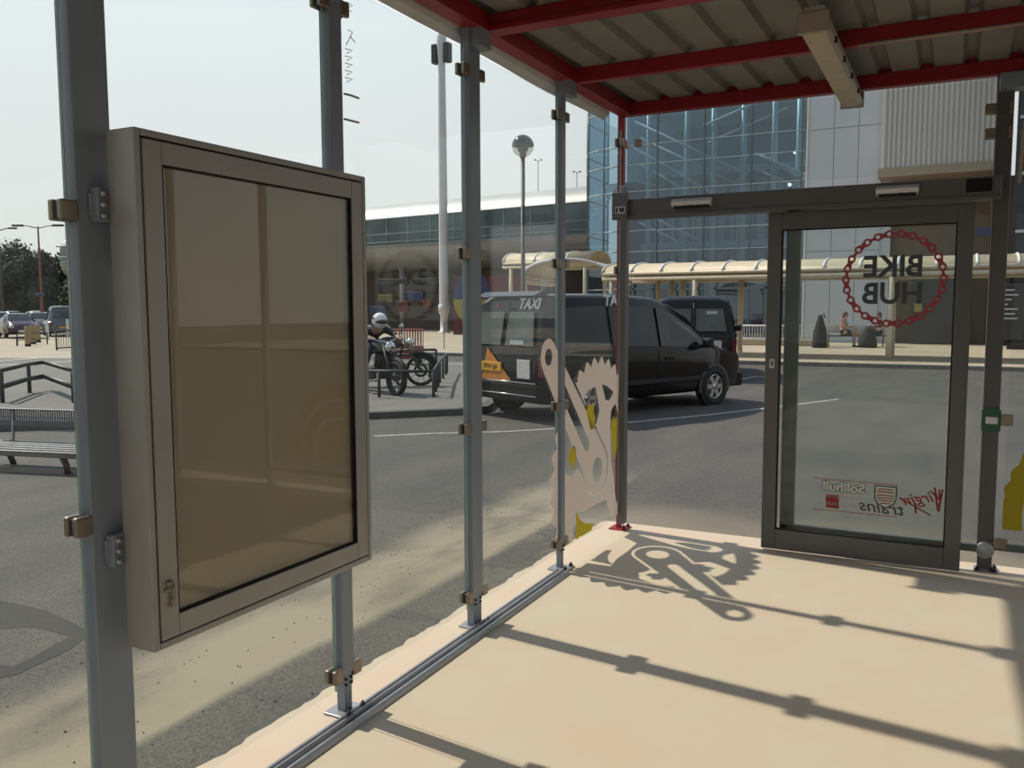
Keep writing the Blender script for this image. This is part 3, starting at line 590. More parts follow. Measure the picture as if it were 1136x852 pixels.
def taxi_extra(t, side):
    mirrors(t, 1.12, 1.02, m=M['black'])
    # local frames: right side is -y; rear is -x
    def rf(y, z, x=-2.415): return frame((x, y, z), (0, -1, 0), (0.0, 0, 1))
    text('taxi_lettering', 'TAXI', .22, M['white'], t, frame((-2.275, -.48, 1.735), (0, -1, 0), (.12, 0, 1)), .006, .006, .3)
    q = side(-.98, .93, -1, .03); text('taxi_lettering', 'TAXI', .235, M['white'], t, frame((q.x+.15, q.y-.005, q.z+.035), (1, 0, 0), (0, .25, 1)), .006, .006, .3)
    p = MB().box(-2.44, -2.42, .0, .52, .72, .86, bev=.005).build('number_plate', M['plate_y'], t); tag(p, 'yellow rear plate')
    text('plate_text', 'SP54 LJA', .10, M['black'], p, rf(.26, .79, -2.443), .002)
    MB().box(-2.43, -2.412, -.68, -.38, .64, .92, bev=.004).build('licence_notice', M['paper'], t)
    o = MB(); o.prism([(.36, 1.08), (-.10, .70), (-.22, .60), (-.12, .56), (.50, .60)], -2.425, -2.415, 'x'); o.build('orange_sticker', M['orange'], t)
    MB().box(-2.425, -2.405, .04, .12, 1.70, 1.74).build('brake_lamp', M['tail'], t)
    sp = MB(); sp.prism([(-2.36, 1.86), (-2.20, 1.93), (-1.95, 1.925), (-2.2, 1.85)], -.70, .70, 'y'); sp.build('roof_spoiler', M['van'], t)
    for z in (.585, .40):
        MB().tube([(-2.49, -.88, z), (-2.49, .88, z)], .012, 6).build('bumper_trim', M['chrome'], t)
    MB().tube([(-2.40, 0, .60), (-2.27, 0, 1.75)], .010, 6).build('door_seam', M['black'], t)
    for x in (-.9, .05, 1.55):
        a = side(x, 0, -1, .004); MB().tube([(x, a.y, .35), (x, a.y, .98)], .006, 5).build('door_seam', M['black'], t)
        a = side(x, 0, 1, .004); MB().tube([(x, a.y, .35), (x, a.y, .98)], .006, 5).build('door_seam', M['black'], t)
    for x in (-1.0, .32):
        for s in (-1, 1): MB().box(x-.11, x+.11, s*.945, s*.965, .84, .88, bev=.008).build('door_handle', M['van'], t)
    for s in (-1, 1): MB().box(-1.15, 1.15, s*.93, s*.955, .46, .54, bev=.012).build('side_rub_strip', M['black'], t)
    arc = [side(1.62-.12*i, .12+.04*sin(pi*i/9), -1, .03) for i in range(10)]
    w_ = MB().box(-2.40, -2.385, -.50, -.18, 1.14, 1.20); w_.build('parcel_shelf_item', M['mull_l'], t)
tx = vehicle('taxi', 'black taxi people carrier with an orange sticker and yellow plate, nearest the glass', (-5.02, 13.5, G), radians(65.5), van_stations(), (-1.55, 1.5), .325, M['van'], VW, VG, VL(), extra=taxi_extra)
tx.scale = (.985,)*3
def van2_extra(t, side):
    mirrors(t, 1.12, 1.05, m=M['black'])
    MB().box(-2.44, -2.415, -.62, -.28, .66, .92, bev=.004).build('licence_notice', M['paper'], t)
    MB().tube([(-2.41, 0, .60), (-2.27, 0, 1.75)], .010, 6).build('door_seam', M['plastic'], t)
    MB().box(-2.345, -2.31, -.52, -.28, 1.50, 1.57).build('window_sticker', M['mull_l'], t)
    MB().box(-2.35, -2.315, .28, .60, 1.40, 1.50).build('window_sticker', mat('green_film', (.06, .13, .05), .5), t)
    for s in (-1, 1): MB().box(-1.15, 1.15, s*.93, s*.955, .46, .54, bev=.012).build('side_rub_strip', M['black'], t)
vehicle('taxi', 'second black van taxi seen from behind, parked beyond the first', (-5.75, 21.2, G), radians(104), van_stations(H=1.92), (-1.55, 1.5), .325, M['van2'], VW, VG, VL(), extra=van2_extra)
def car_stations(L=4.2, H=1.45, hatch=True):
    h = L/2; q = H
    s = [(-h, .40, .72, .78, .68, .74, .66), (-h+.05, .30, .86, .94, .76, .82, .70)]
    s += ([(-h+.25, .25, .90, 1.12, .82, .86, .66), (-h+.6, .22, .92, q-.08, .84, .87, .60)] if hatch else [(-h+.35, .25, .88, .98, .82, .86, .70), (-h+.75, .22, .90, 1.06, .84, .87, .66), (-h+1.25, .22, .92, q-.07, .84, .87, .58)])
    s += [(-.2, .22, .90, q, .84, .87, .60), (.35, .22, .90, q-.07, .84, .87, .59), (1.0, .22, .90, 1.0, .84, .86, .68), (h-.35, .24, .78, .84, .82, .84, .68), (h-.08, .28, .62, .70, .74, .78, .62), (h, .36, .54, .60, .60, .64, .52)]
    return s
def car(px, py, D, ang, label, paint, H=1.45, L=4.2, hatch=True, grp='cars in the far car park'):
    q = atD(px, py, D); h = L/2
    sw = [[(-h+.75 if hatch else -h+1.15, .12), (-h+.85 if hatch else -h+1.35, .8), (-.2, .88), (-.2, .1)], [(-.12, .1), (-.12, .88), (.3, .82), (.88, .1)]]
    gq = [('windscreen', [(.38, -.50, H-.08), (.38, .50, H-.08), (1.0, .62, 1.02), (1.0, -.62, 1.02)]), ('rear_window', [(-h+.24, -.52, 1.14), (-h+.24, .52, 1.14), (-h+.60, .48, H-.12), (-h+.60, -.48, H-.12)] if hatch else [(-h+.74, -.5, 1.08), (-h+.74, .5, 1.08), (-h+1.24, .44, H-.1), (-h+1.24, -.44, H-.1)])]
    lm = [('headlamp', (h-.30, h-.04, .45, .70, .60, .72), M['chrome']), ('headlamp', (h-.30, h-.04, -.70, -.45, .60, .72), M['chrome']), ('tail_lamp', (-h-.01, -h+.15, .55, .80, .70, .86), M['tail']), ('tail_lamp', (-h-.01, -h+.15, -.80, -.55, .70, .86), M['tail']),
          ('number_plate', (h-.02, h+.03, -.26, .26, .36, .47), M['white']), ('number_plate', (-h-.03, -h+.02, -.26, .26, .50, .61), M['plate_y'])]
    return vehicle('car', label, (q.x, q.y, G+.012), ang, car_stations(L, H, hatch), (-h+.8, h-.85), .31, paint, sw, gq, lm, grp)
car(20, 372, 50, radians(-25), 'dark plum saloon with a pale windscreen, front car at far left behind the bollards', M['carmaroon'], 1.42, 4.3, False)
car(-3, 369, 57, radians(-20), 'pale silver car cut by the left edge of the photo', M['carsilver'], 1.5)
car(46, 368, 58, radians(-40), 'dark car between the plum saloon and the grey estate', M['cargrey'], 1.45, 4.1)
car(68, 370, 53, radians(150), 'slate grey people carrier with a bright roof next to the near post', M['cargrey'], 1.85, 4.4)
car(15, 360, 78, radians(-15), 'light silver car in the back row at far left', M['carsilver'], 1.5)
car(42, 360, 80, radians(-20), 'white car in the back row under the street lamp', M['carwhite'], 1.5)
car(63, 360, 82, radians(-20), 'dark hatchback in the back row, behind the grey people carrier', M['cargrey'], 1.5)
# ---- bollards, barriers, rails, bench
for i, (px, py, pt, lab) in enumerate(((31, 383.5, 361, 'leftmost and nearest of the three tan bollards by the car park'), (37, 381, 360, 'middle one of the three tan bollards by the car park'), (42.5, 379, 359, 'rightmost of the three tan bollards by the car park'))):
    D = (CAM_Z-G)*F_PX/(py-342); q = atD(px, py, D); h = (py-pt)/F_PX*D
    t = thing('bollard', lab, 'bollard', (q.x, q.y, G), group='tan bollards by the car park')
    MB().lathe([(0, h), (.10, h), (.115, h-.04), (.115, .12)], n=14).build('post', M['bollard'], t); MB().lathe([(.12, .12), (.125, 0)], n=14).build('dark_base', M['black'], t)
for px, py, pt, lab in ((53, 376, 355, 'thin grey bollard right of the tan bollards'), (75.5, 373.5, 353, 'thin grey bollard in front of the people carrier')):
    D = (CAM_Z-G)*F_PX/(py-342); q = atD(px, py, D); h = (py-pt)/F_PX*D; t = thing('bollard', lab, 'bollard', (q.x, q.y, G))
    MB().lathe([(0, h), (.07, h-.01), (.08, h-.06), (.08, 0)], n=12).build('post', M['pole'], t)
def guard(pa, pb, h, bars, label, name='guard_rail', m=M['pole_dark'], posts=2, rails=(1., .12), z=G, rr=.03):
    a = atZ(*pa, z); b_ = atZ(*pb, z); t = thing(name, label, 'railing', (a.x, a.y, z)); d = b_-a
    for k in range(posts): v = d*(k/(posts-1)); MB().tube([(v.x, v.y, 0), (v.x, v.y, h)], rr, 8).build('post', m, t)
    for r_ in rails: MB().tube([(0, 0, h*r_), (d.x, d.y, h*r_)], rr*.8, 6).build('rail', m, t)
    for k in range(1, bars): v = d*(k/bars); MB().tube([(v.x, v.y, h*rails[-1]), (v.x, v.y, h)], rr*.35, 5).build('bar', m, t)
guard((63, 389), (92, 387), .80, 11, 'pedestrian guard railing with upright bars left of the near post', z=G, rr=.035)
guard((-10, 385), (19, 384), .42, 0, 'low two post barrier rail in front of the plum saloon', rails=(.9,), rr=.03)
guard((19.5, 384), (52.5, 382), .55, 0, 'thin barrier rail running in front of the tan bollards', rails=(1., .5), rr=.03)
def hoop_rail(pts, h, label, posts, m=M['pole_dark'], rr=.035, low=None, z=G+.10):
    P = [atZ(px, py, z) for px, py in pts]; o = P[0]; t = thing('hoop_rail', label, 'railing', (o.x, o.y, z))
    L_ = [Vector((p.x-o.x, p.y-o.y, 0)) for p in P]
    MB().tube([v+Vector((0, 0, h)) for v in L_], rr, 8).build('top_rail', m, t)
    if low: MB().tube([v+Vector((0, 0, h*low)) for v in L_], rr*1.3, 8).build('lower_rail', m, t)
    for i, f in posts:
        v = L_[i]*(1-f)+L_[min(i+1, len(L_)-1)]*f; MB().tube([v, v+Vector((0, 0, h))], rr, 8).build('post', m, t)
hoop_rail([(3, 447), (33, 436), (50, 433), (82, 447)], .54, 'black hooped rail behind the metal bench at left', [(0, 0), (1, 0), (3, 0)], low=.5)
hoop_rail([(395, 441), (481, 441), (488, 425), (496, 414)], .46, 'steel corner hoop rail around the parked motorcycles', [(0, .3), (1, 0), (1, .35), (1, .7), (2, 0), (2, .4), (2, .8), (3, 0)], m=M['pole_dark'], rr=.028)
hoop_rail([(440, 412.), (484, 411.)], .52, 'dark hoop rail behind the motorcycles, the farther of two', [(0, 0), (1, 0)], rr=.035)
hoop_rail([(432, 420), (477, 419.)], .52, 'dark hoop rail behind the motorcycles, the nearer of two', [(0, 0), (1, 0)], rr=.035)
def bench():
    a = atZ(-40, 520, G); c = atZ(98, 527, G); d = Vector((c.x-a.x, c.y-a.y, 0)); Ln = d.length; ang = atan2(d.y, d.x)
    t = thing('bench', 'low grey perforated metal bench outside the glass at far left', 'bench', (a.x, a.y, G), ang)
    m = mat('bench_steel', (.17, .17, .18), .4, .5, .1, 10)
    # local +y is away from us
    b = MB()
    for z0, z1 in ((.60, .615), (.52, .53), (.42, .49)): b.box(0, Ln, .40, .43, z0-.02, z1-.02, bev=.006)
    b.build('backrest_rails', m, t)
    b = MB(); k = int(Ln/.03)
    for i in range(k): b.box(i*.03, i*.03+.014, .41, .42, .36, .58)
    tag(b.build('backrest_mesh', m, t), kind='stuff')
    b = MB()
    for i, (y, z) in enumerate(((.34, .255), (.26, .25), (.18, .245), (.10, .24), (.02, .235), (-.05, .225))): b.box(0, Ln, y, y+.06, z-.012, z, bev=.005)
    b.build('seat_slats', m, t)
    MB().box(0, Ln, -.07, -.045, .17, .23, bev=.006).build('seat_front_edge', m, t)
    for x in (.25, Ln-.3):
        MB().tube([(x, .0, .18), (x+.02, .03, .08), (x+.06, .0, 0)], [.035, .03, .03], 8).build('leg', M['pole_dark'], t); MB().tube([(x, .3, .2), (x+.03, .36, 0)], .03, 8).build('leg', M['pole_dark'], t); MB().tube([(x, .05, .2), (x, .40, .25), (x, .42, .58)], .018, 8).build('bracket', m, t)
bench()
# ------------------------------------------------------------------ people and motorcycles
def skin_mesh(name, nodes, edges, m, parent, sub=2):
    me = bpy.data.meshes.new(name); me.from_pydata([n_[0] for n_ in nodes], edges, []); o = bpy.data.objects.new(name, me); COL.objects.link(o)
    sk = o.modifiers.new('skin', 'SKIN'); sk.use_smooth_shade = True; su = o.modifiers.new('sub', 'SUBSURF'); su.levels = sub; su.render_levels = sub
    lay = me.skin_vertices[0].data if me.skin_vertices else None
    if lay is None:
        bm = bmesh.new(); bm.from_mesh(me); bm.verts.layers.skin.verify(); bm.to_mesh(me); bm.free(); lay = me.skin_vertices[0].data
    for i, n_ in enumerate(nodes):
        r = n_[1]; lay[i].radius = r if isinstance(r, tuple) else (r, r); lay[i].use_root = (i == 0)
    me.materials.append(m); dg = bpy.context.evaluated_depsgraph_get(); dg.update()
    ev = bpy.data.meshes.new_from_object(o.evaluated_get(dg)); o.modifiers.clear(); o.data = ev
    if not ev.materials: ev.materials.append(m)
    for p in ev.polygons: p.use_smooth = True
    o.parent = parent; return o
def figure(t, J, skin, S=1., hand_out=None):
    """one continuous body: pelvis, chest, neck, head, arms, legs, five fingers on each hand"""
    names = ['pelvis', 'waist', 'chest', 'neck', 'head', 'crown', 'shl', 'ell', 'wrl', 'pal', 'shr', 'elr', 'wrr', 'par', 'hil', 'knl', 'anl', 'tol', 'hir', 'knr', 'anr', 'tor']
    rad = dict(pelvis=(.15, .11), waist=(.125, .095), chest=(.15, .10), neck=.05, head=(.075, .09), crown=(.06, .07), shl=.062, ell=.043, wrl=.028, pal=(.036, .018), shr=.062, elr=.043, wrr=.028, par=(.036, .018), hil=.09, knl=.06, anl=.038, tol=.036, hir=.09, knr=.06, anr=.038, tor=.036)
    nodes = [(J[n_], rad[n_]) for n_ in names]; ix = {n_: i for i, n_ in enumerate(names)}
    E = [('pelvis', 'waist'), ('waist', 'chest'), ('chest', 'neck'), ('neck', 'head'), ('head', 'crown'), ('chest', 'shl'), ('shl', 'ell'), ('ell', 'wrl'), ('wrl', 'pal'), ('chest', 'shr'), ('shr', 'elr'), ('elr', 'wrr'), ('wrr', 'par'), ('pelvis', 'hil'), ('hil', 'knl'), ('knl', 'anl'), ('anl', 'tol'), ('pelvis', 'hir'), ('hir', 'knr'), ('knr', 'anr'), ('anr', 'tor')]
    ed = [(ix[a], ix[b_]) for a, b_ in E]
    for w_, p_, e_ in (('wrl', 'pal', 'ell'), ('wrr', 'par', 'elr')):
        d = (Vector(J[p_])-Vector(J[w_])).normalized(); sdv = d.cross(Vector((0, 0, 1))); sdv = sdv.normalized() if sdv.length > .1 else Vector((0, 1, 0))
        dn = Vector((0, 0, -1))
        for k in range(5):
            if k < 4:
                base = Vector(J[p_])+sdv*(.018*(k-1.5))+d*.015; ln = (.060, .070, .066, .052)[k]; p1 = base+d*ln*.5; p2 = p1+d*ln*.35+dn*ln*.4
            else: base = Vector(J[w_]).lerp(Vector(J[p_]), .5)-sdv*.03; p1 = base+d*.03-sdv*.018; p2 = p1+d*.025+dn*.01
            i0 = len(nodes); nodes += [(base[:], .009), (p1[:], .0085), (p2[:], .007)]; ed += [(ix[p_], i0), (i0, i0+1), (i0+1, i0+2)]
    return skin_mesh('body', nodes, ed, skin, t, 2)
def face(t, c, fwd, skin, s=1.):
    f = Vector(fwd).normalized(); r_ = f.cross(Vector((0, 0, 1))).normalized(); c = Vector(c)
    b = MB(); b.sphere(c, .092*s, (.85, .85, 1.18), 16, 12); b.tube([c+f*.075+Vector((0, 0, .015)), c+f*.105-Vector((0, 0, .018))], [.010, .016], 8)
    for sg in (-1, 1): b.sphere(c+r_*sg*.078-Vector((0, 0, .0)), .022, (.5, .7, 1.2), 8, 6)
    h = b.build('head', skin, t)
    for sg in (-1, 1): MB().sphere(c+f*.074+r_*sg*.03+Vector((0, 0, .018)), .010, nu=8, nv=6).build('eye', M['black'], h)
    MB().tube([c+f*.080-Vector((0, 0, .048))-r_*.022, c+f*.088-Vector((0, 0, .048)), c+f*.080-Vector((0, 0, .048))+r_*.022], .006, 6).build('mouth', M['rose'], h)
    return h
def motorcycle(px, py, ang, label, tankm, D=None, scale=1.):
    q = atZ(px, py, G+.10)
    t = thing('motorcycle', label, 'motorcycle', (q.x, q.y, G+.10), ang); t.scale = (scale,)*3
    r = .31  # origin under the front wheel; bike runs to local -x
    for x, n_ in ((0, 'front_wheel'), (-1.38, 'rear_wheel')):
        w_ = MB().lathe([(r*.80, -.045), (r*.95, -.05), (r, -.02), (r, .02), (r*.95, .05), (r*.80, .045), (r*.80, -.045)], (x, 0, r), 'y', 32).build(n_, M['tyre'], t)
        s = MB(); s.lathe([(r*.80, -.02), (r*.77, 0), (r*.80, .02)], (x, 0, r), 'y', 32); s.lathe([(.0, -.06), (.05, -.06), (.05, .06), (0, .06)], (x, 0, r), 'y', 12)
        for k in range(10): a = 2*pi*k/10; s.tube([(x, 0, r), (x+r*.79*cos(a), 0, r+r*.79*sin(a))], .006, 5)
        s.lathe([(.09, .055), (.14, .055), (.14, .065), (.09, .065)], (x, 0, r), 'y', 20); s.build('rim', M['plastic'], w_)
    for s_ in (-1, 1): MB().tube([(0, s_*.085, r), (-.33, s_*.085, .92)], [.028, .022], 8).build('fork_leg', M['plastic'], t)
    MB().tube([(.22*cos(a)-.0, 0, r+(r+.03)*sin(a)) for a in (0,)]+[((r+.03)*cos(a), 0, r+(r+.03)*sin(a)) for a in [radians(20+12*i) for i in range(9)]][1:], .045, 8).build('front_mudguard', M['black'], t)
    MB().tube([(-.35, -.36, 1.02), (-.40, -.25, 1.0), (-.34, -.06, .95), (-.34, .06, .95), (-.40, .25, 1.0), (-.35, .36, 1.02)][:], .014, 8).build('handlebar', M['chrome'], t)
    MB().sphere((-.20, 0, .86), .105, (.8, 1, 1), 16, 10).build('headlamp', M['chrome'], t)
    for s_ in (-1, 1):
        mm = MB().tube([(-.38, s_*.28, 1.01), (-.36, s_*.33, 1.18)], .007, 6).build('mirror_stalk', M['black'], t); MB().sphere((-.36, s_*.33, 1.22), .055, (.3, 1, .7), 12, 8).build('mirror', M['chrome'], mm)
    MB().sphere((-.62, 0, .86), .26, (1.05, .52, .52), 20, 12).build('fuel_tank', tankm, t)
    MB().tube([(-.80, 0, .82), (-1.1, 0, .80), (-1.38, 0, .86), (-1.55, 0, .88)], [.10, .13, .12, .05], 12).build('seat', M['black'], t)
    MB().tube([(-.34, 0, .85), (-.45, 0, .45), (-.75, 0, .22), (-1.05, 0, .3), (-1.1, 0, .72), (-.4, 0, .84)], .025, 8).build('frame', M['black'], t)
    e_ = MB(); e_.box(-.92, -.52, -.15, .15, .26, .50, bev=.04); e_.tube([(-.62, 0, .48), (-.55, 0, .72)], .10, 12)
    for k in range(5): e_.lathe([(.10, .52+k*.035), (.13, .525+k*.035), (.10, .53+k*.035)], (-.58, 0, 0), 'z', 14)
    e_.build('engine', M['plastic'], t)
    MB().tube([(-.50, -.10, .50), (-.42, -.14, .28), (-.8, -.18, .20), (-1.5, -.20, .32)], [.022, .022, .03, .045], 10).build('exhaust', M['chrome'], t)
    MB().tube([(-1.1, .10, .35), (-1.38, .10, r)], .025, 8).build('swing_arm', M['galv'], t)
    MB().tube([(-1.2, 0, .80), (-1.62, 0, .70), (-1.70, 0, .45)], [.06, .06, .03], 8).build('rear_mudguard', M['black'], t)
    MB().box(-1.66, -1.60, -.06, .06, .74, .82, bev=.01).build('tail_lamp', M['tail'], t)
    return t
bk = motorcycle(440, 439, radians(-25), 'black motorcycle with a slate tank, ridden by the person in the white helmet', M['tank'])
motorcycle(467, 428, radians(34), 'second dark motorcycle parked behind the ridden one', M['van'])
def rider():
    m = bk.matrix_world.copy(); t = thing('person', 'person in white helmet and dark jacket seated on the black motorcycle', 'person', bk.location, radians(-25))
    J = dict(pelvis=(-1.0, 0, .96), waist=(-.94, 0, 1.05), chest=(-.78, 0, 1.15), neck=(-.67, 0, 1.22), head=(-.58, 0, 1.29), crown=(-.55, 0, 1.36), shl=(-.74, .19, 1.18), ell=(-.60, .32, 1.07), wrl=(-.42, .27, 1.03), pal=(-.36, .27, 1.02), shr=(-.74, -.19, 1.18), elr=(-.60, -.32, 1.07), wrr=(-.42, -.27, 1.03), par=(-.36, -.27, 1.02),
             hil=(-.98, .11, .93), knl=(-.58, .22, .80), anl=(-.78, .24, .36), tol=(-.60, .25, .30), hir=(-.98, -.11, .93), knr=(-.58, -.22, .80), anr=(-.76, -.24, .36), tor=(-.58, -.25, .30))
    J = {k: (v[0], v[1], v[2]-.0) for k, v in J.items()}
    figure(t, J, M['skin'])
    n_ = [(J['pelvis'], (.165, .125)), (J['waist'], (.15, .12)), (J['chest'], (.18, .13)), ((-.70, 0, 1.20), (.09, .08)), (J['shl'], .08), (J['ell'], .06), ((-.47, .275, 1.06), .042), (J['shr'], .08), (J['elr'], .06), ((-.47, -.275, 1.06), .042)]
    skin_mesh('jacket', n_, [(0, 1), (1, 2), (2, 3), (2, 4), (4, 5), (5, 6), (2, 7), (7, 8), (8, 9)], M['jacket'], t)
    n_ = [((-1.0, 0, .95), (.15, .12)), (J['hil'], .105), (J['knl'], .075), ((-.77, .24, .42), .05), (J['hir'], .105), (J['knr'], .075), ((-.75, -.24, .42), .05)]
    skin_mesh('trousers', n_, [(0, 1), (1, 2), (2, 3), (0, 4), (4, 5), (5, 6)], M['jeans'], t)
    for s_ in (-1, 1): MB().tube([(-.77, s_*.24, .40), (-.77, s_*.24, .32), (-.62, s_*.25, .28)], [.055, .055, .045], 10).build('boot', M['black'], t)
    hb = MB(); hb.sphere((-.57, 0, 1.33), .145, (1.08, .92, 1.02), 24, 16); h = hb.build('helmet', M['helmet'], t)
    v = MB(); v.sphere((-.55, 0, 1.315), .146, (1.08, .86, .50), 20, 10, .25, .8); v.build('visor', M['carglass'], h)
    MB().box(-.60, -.54, -.139, -.130, 1.36, 1.39).build('helmet_decal', M['black'], h)
    t.location.z = bk.location.z
rider()
# red crate/luggage and small cart beyond the motorcycles
q = atD(452, 391, 24.); t = thing('trolley', 'red mesh trolley standing beyond the motorcycles', 'trolley', (q.x, q.y, G+.1), YAW)
zt = atD(452, 365, 24.).z-G-.1
b = MB()
for i in range(12): b.box(-.42+i*.075, -.40+i*.075, -.25, -.24, .15, zt); b.box(-.42+i*.075, -.40+i*.075, .24, .25, .15, zt)
b.box(-.44, .44, -.26, .26, zt-.05, zt, bev=.02).box(-.44, .44, -.24, .24, .15, .5, bev=.02)
b.build('basket', M['bagred'], t)
for x in (-.35, .35): MB().lathe([(0, -.2), (.08, -.2), (.08, -.15), (0, -.15)], (x, 0, .08), 'y', 12).build('wheel', M['black'], t)
MB().tube([(-.44, 0, zt), (-.62, 0, zt+.15)], .02, 6).build('handle', M['chrome'], t)
q = atD(493, 392, 33); t = thing('stake', 'thin dark stake in front of the pale mast foot', 'post', (q.x, q.y, G)); MB().tube([(0, 0, 0), (0, 0, 1.1)], .02, 6).build('stake_rod', M['pole_dark'], t)
# two seated people, bench and black bags beyond the sliding door
def far_bench():
    a = atD(912, 391, 33.5); c = atD(985, 391, 33.5); d = Vector((c.x-a.x, c.y-a.y, 0)); t = thing('bench', 'bench with red end frames below the silver wall, seen through the sliding door', 'bench', (a.x, a.y, FG), atan2(d.y, d.x)); L_ = d.length
    MB().box(0, L_, -.2, .2, .40, .45, bev=.01).build('seat', M['pole_dark'], t); MB().box(0, L_, .2, .24, .55, .85, bev=.01).build('backrest', M['pole'], t)
    for x in (.15, 1.35, L_-.1):
        b = MB(); b.tube([(x, -.25, 0), (x, -.25, .62), (x, .25, .68), (x, .25, 0)], .03, 6); b.build('red_end_frame', M['rust'], t)
    return t
fb = far_bench()
def sitter(loc, ang, label, top, bottom, hairm, bare=True, read=True):
    t = thing('person', label, 'person', loc, ang)   # local +x is facing direction
    J = dict(pelvis=(0, 0, .55), waist=(.0, 0, .72), chest=(.04, 0, .98), neck=(.07, 0, 1.12), head=(.10, 0, 1.22), crown=(.10, 0, 1.28), shl=(.03, .17, 1.05), ell=(.12, .22, .80), wrl=(.33, .12, .82), pal=(.40, .09, .84), shr=(.03, -.17, 1.05), elr=(.12, -.22, .80), wrr=(.33, -.12, .82), par=(.40, -.09, .84),
             hil=(.03, .09, .53), knl=(.45, .08, .54), anl=(.40, .08, .10), tol=(.54, .08, .05), hir=(.03, -.09, .54), knr=(.46, .0, .66), anr=(.66, .10, .32), tor=(.78, .10, .26))
    figure(t, J, M['skin'])
    skin_mesh('top', [(J['waist'], (.145, .115)), (J['chest'], (.165, .12)), ((.06, 0, 1.07), (.08, .07)), (J['shl'], .075), ((.08, .20, .92), .056), (J['shr'], .075), ((.08, -.20, .92), .056)]+([] if bare else [(J['ell'], .052), ((.29, .14, .815), .04), (J['elr'], .052), ((.29, -.14, .815), .04)]), [(0, 1), (1, 2), (1, 3), (3, 4), (1, 5), (5, 6)]+([] if bare else [(4, 7), (7, 8), (6, 9), (9, 10)]), top, t)
    k = .55 if bare else 1.
    def lp(a, b_, f): return tuple(Vector(J[a]).lerp(Vector(J[b_]), f))
    skin_mesh('skirt' if bare else 'trousers', [(J['pelvis'], (.17, .14)), (J['waist'], (.14, .11)), (J['hil'], .115), (lp('hil', 'knl', .8 if bare else 1.), .09), (J['hir'], .115), (lp('hir', 'knr', .8 if bare else 1.), .09)]+([] if bare else [(lp('knl', 'anl', .9), .06), (lp('knr', 'anr', .9), .06)]), [(0, 1), (0, 2), (2, 3), (0, 4), (4, 5)]+([] if bare else [(3, 6), (5, 7)]), bottom, t)
    h = face(t, (.11, 0, 1.25), (1, 0, -.25), M['skin'])
    hb = MB(); hb.sphere((.075, 0, 1.275), .112, (.95, .92, 1.05), 16, 10, 0, .62); hb.sphere((.03, 0, 1.2), .08, (.7, 1, 1.2), 12, 8); hb.build('hair', hairm, h)
    for a_, d_ in (('anl', 'tol'), ('anr', 'tor')): MB().tube([Vector(J[a_])-Vector((.03, 0, .03)), Vector(J[d_])+Vector((.03, 0, -.01))], [.045, .035], 8).build('shoe', M['black'], t)
    return t
a = atD(934, 391, 33.4); sitter((a.x, a.y, FG-.02), radians(-10), 'person in a peach top sitting cross legged and reading, left on the far bench', M['peach'], M['skirt'], M['hair'])
bkp = atD(944, 362, 33.2); t = thing('paper', 'white paper held by the person in the peach top', 'paper', (bkp.x-.12, bkp.y, atD(944, 362, 33.4).z)); MB().box(-.14, .12, -.1, .1, -.005, .005).build('sheet', M['paper'], t, Matrix.Rotation(radians(-35), 4, 'Y'))
a = atD(976, 391, 33.4); sitter((a.x, a.y, FG-.02), radians(190), 'person in dark clothes sitting at the right end of the far bench', M['rose'], M['skirt'], M['hair'], bare=False)
for px, py0, hh, lab in ((909, 392, 1.25, 'tall black bag standing at the left end of the far bench'), (962, 392, .80, 'wide black rucksack on the ground in front of the dark clothed person')):
    a = atD(px, py0, 32.8); t = thing('bag', lab, 'bag', (a.x, a.y, FG)); w_ = .27 if hh > 1.2 else .33
    MB().lathe([(0, 0), (w_, 0), (w_*1.05, .1), (w_*.9, hh*.5), (w_*.45, hh*.85), (.08, hh), (0, hh)], n=16).build('bag_body', M['skirt'], t); MB().tube([(.05, 0, hh-.03), (.12, -.05, hh+.06), (.18, 0, hh-.12)], .02, 6).build('carry_loop', M['black'], t)

# ------------------------------------------------------------------ the shelter
XG = -2.105
def clamp(t, y, z, side_, w_=.055, ypost=0.):
    """two plates gripping the glass and a block to the post; local coords relative to post base"""
    y0 = side_*ypost; y1 = side_*(ypost+.048)
    c = MB().box(.008, .028, y0-side_*.006, y1, z-.028, z+.028, bev=.006).box(-.028, -.008, y0-side_*.006, y1, z-.028, z+.028, bev=.006); o = c.build('glass_clamp', M['nickel'], t)
    MB().box(-.0078, .0078, y0+side_*.02, y1-side_*.004, z-.022, z+.022).build('clamp_gasket', M['black'], o)
def post(name, label, y, wy, top, clamps=(.165, 1.01, 1.86, 2.72), wx=.05, m=M['steel'], x=XG, sides=(-1, 1), grp='grey posts along the left glass wall', rot=0., baseM=None, z_sl=.16):
    t = thing(name, label, 'post', (x, y, 0), rot, grp); h = wy/2
    MB().box(-wx/2, wx/2, -h, h, z_sl, top, bev=.004).build('upright', m, t)
    MB().box(-wx/2+.006, wx/2-.004, -h+.014, h-.012, .01, z_sl+.02, bev=.003).build('lower_leg', m, t)
    bp = MB().box(-.055, .075, -.065, .065, 0, .010, bev=.003).build('base_plate', baseM or M['galv'], t)
    for dx_, dy_ in ((.055, -.045), (.055, .045)):
        MB().lathe([(0, .034), (.006, .034), (.007, .024), (.0135, .023), (.0135, .010)], (dx_, dy_, 0), 'z', 6).build('anchor_bolt', M['black'], bp)
    for dz in (-.055, .0):
        for s_ in (-1, 1): MB().lathe([(0, .003), (.006, .003), (.006, -.004)], (wx/2, s_*h*.45, .14+dz*.4), 'x', 8).build('screw', M['black'], t)
    for z in clamps:
        for s_ in sides: clamp(t, 0, z, s_, ypost=h)
    return t
PY = [(1.578, .112), (2.62, .072), (3.662, .105), (4.722, .058), (5.79, .056)]
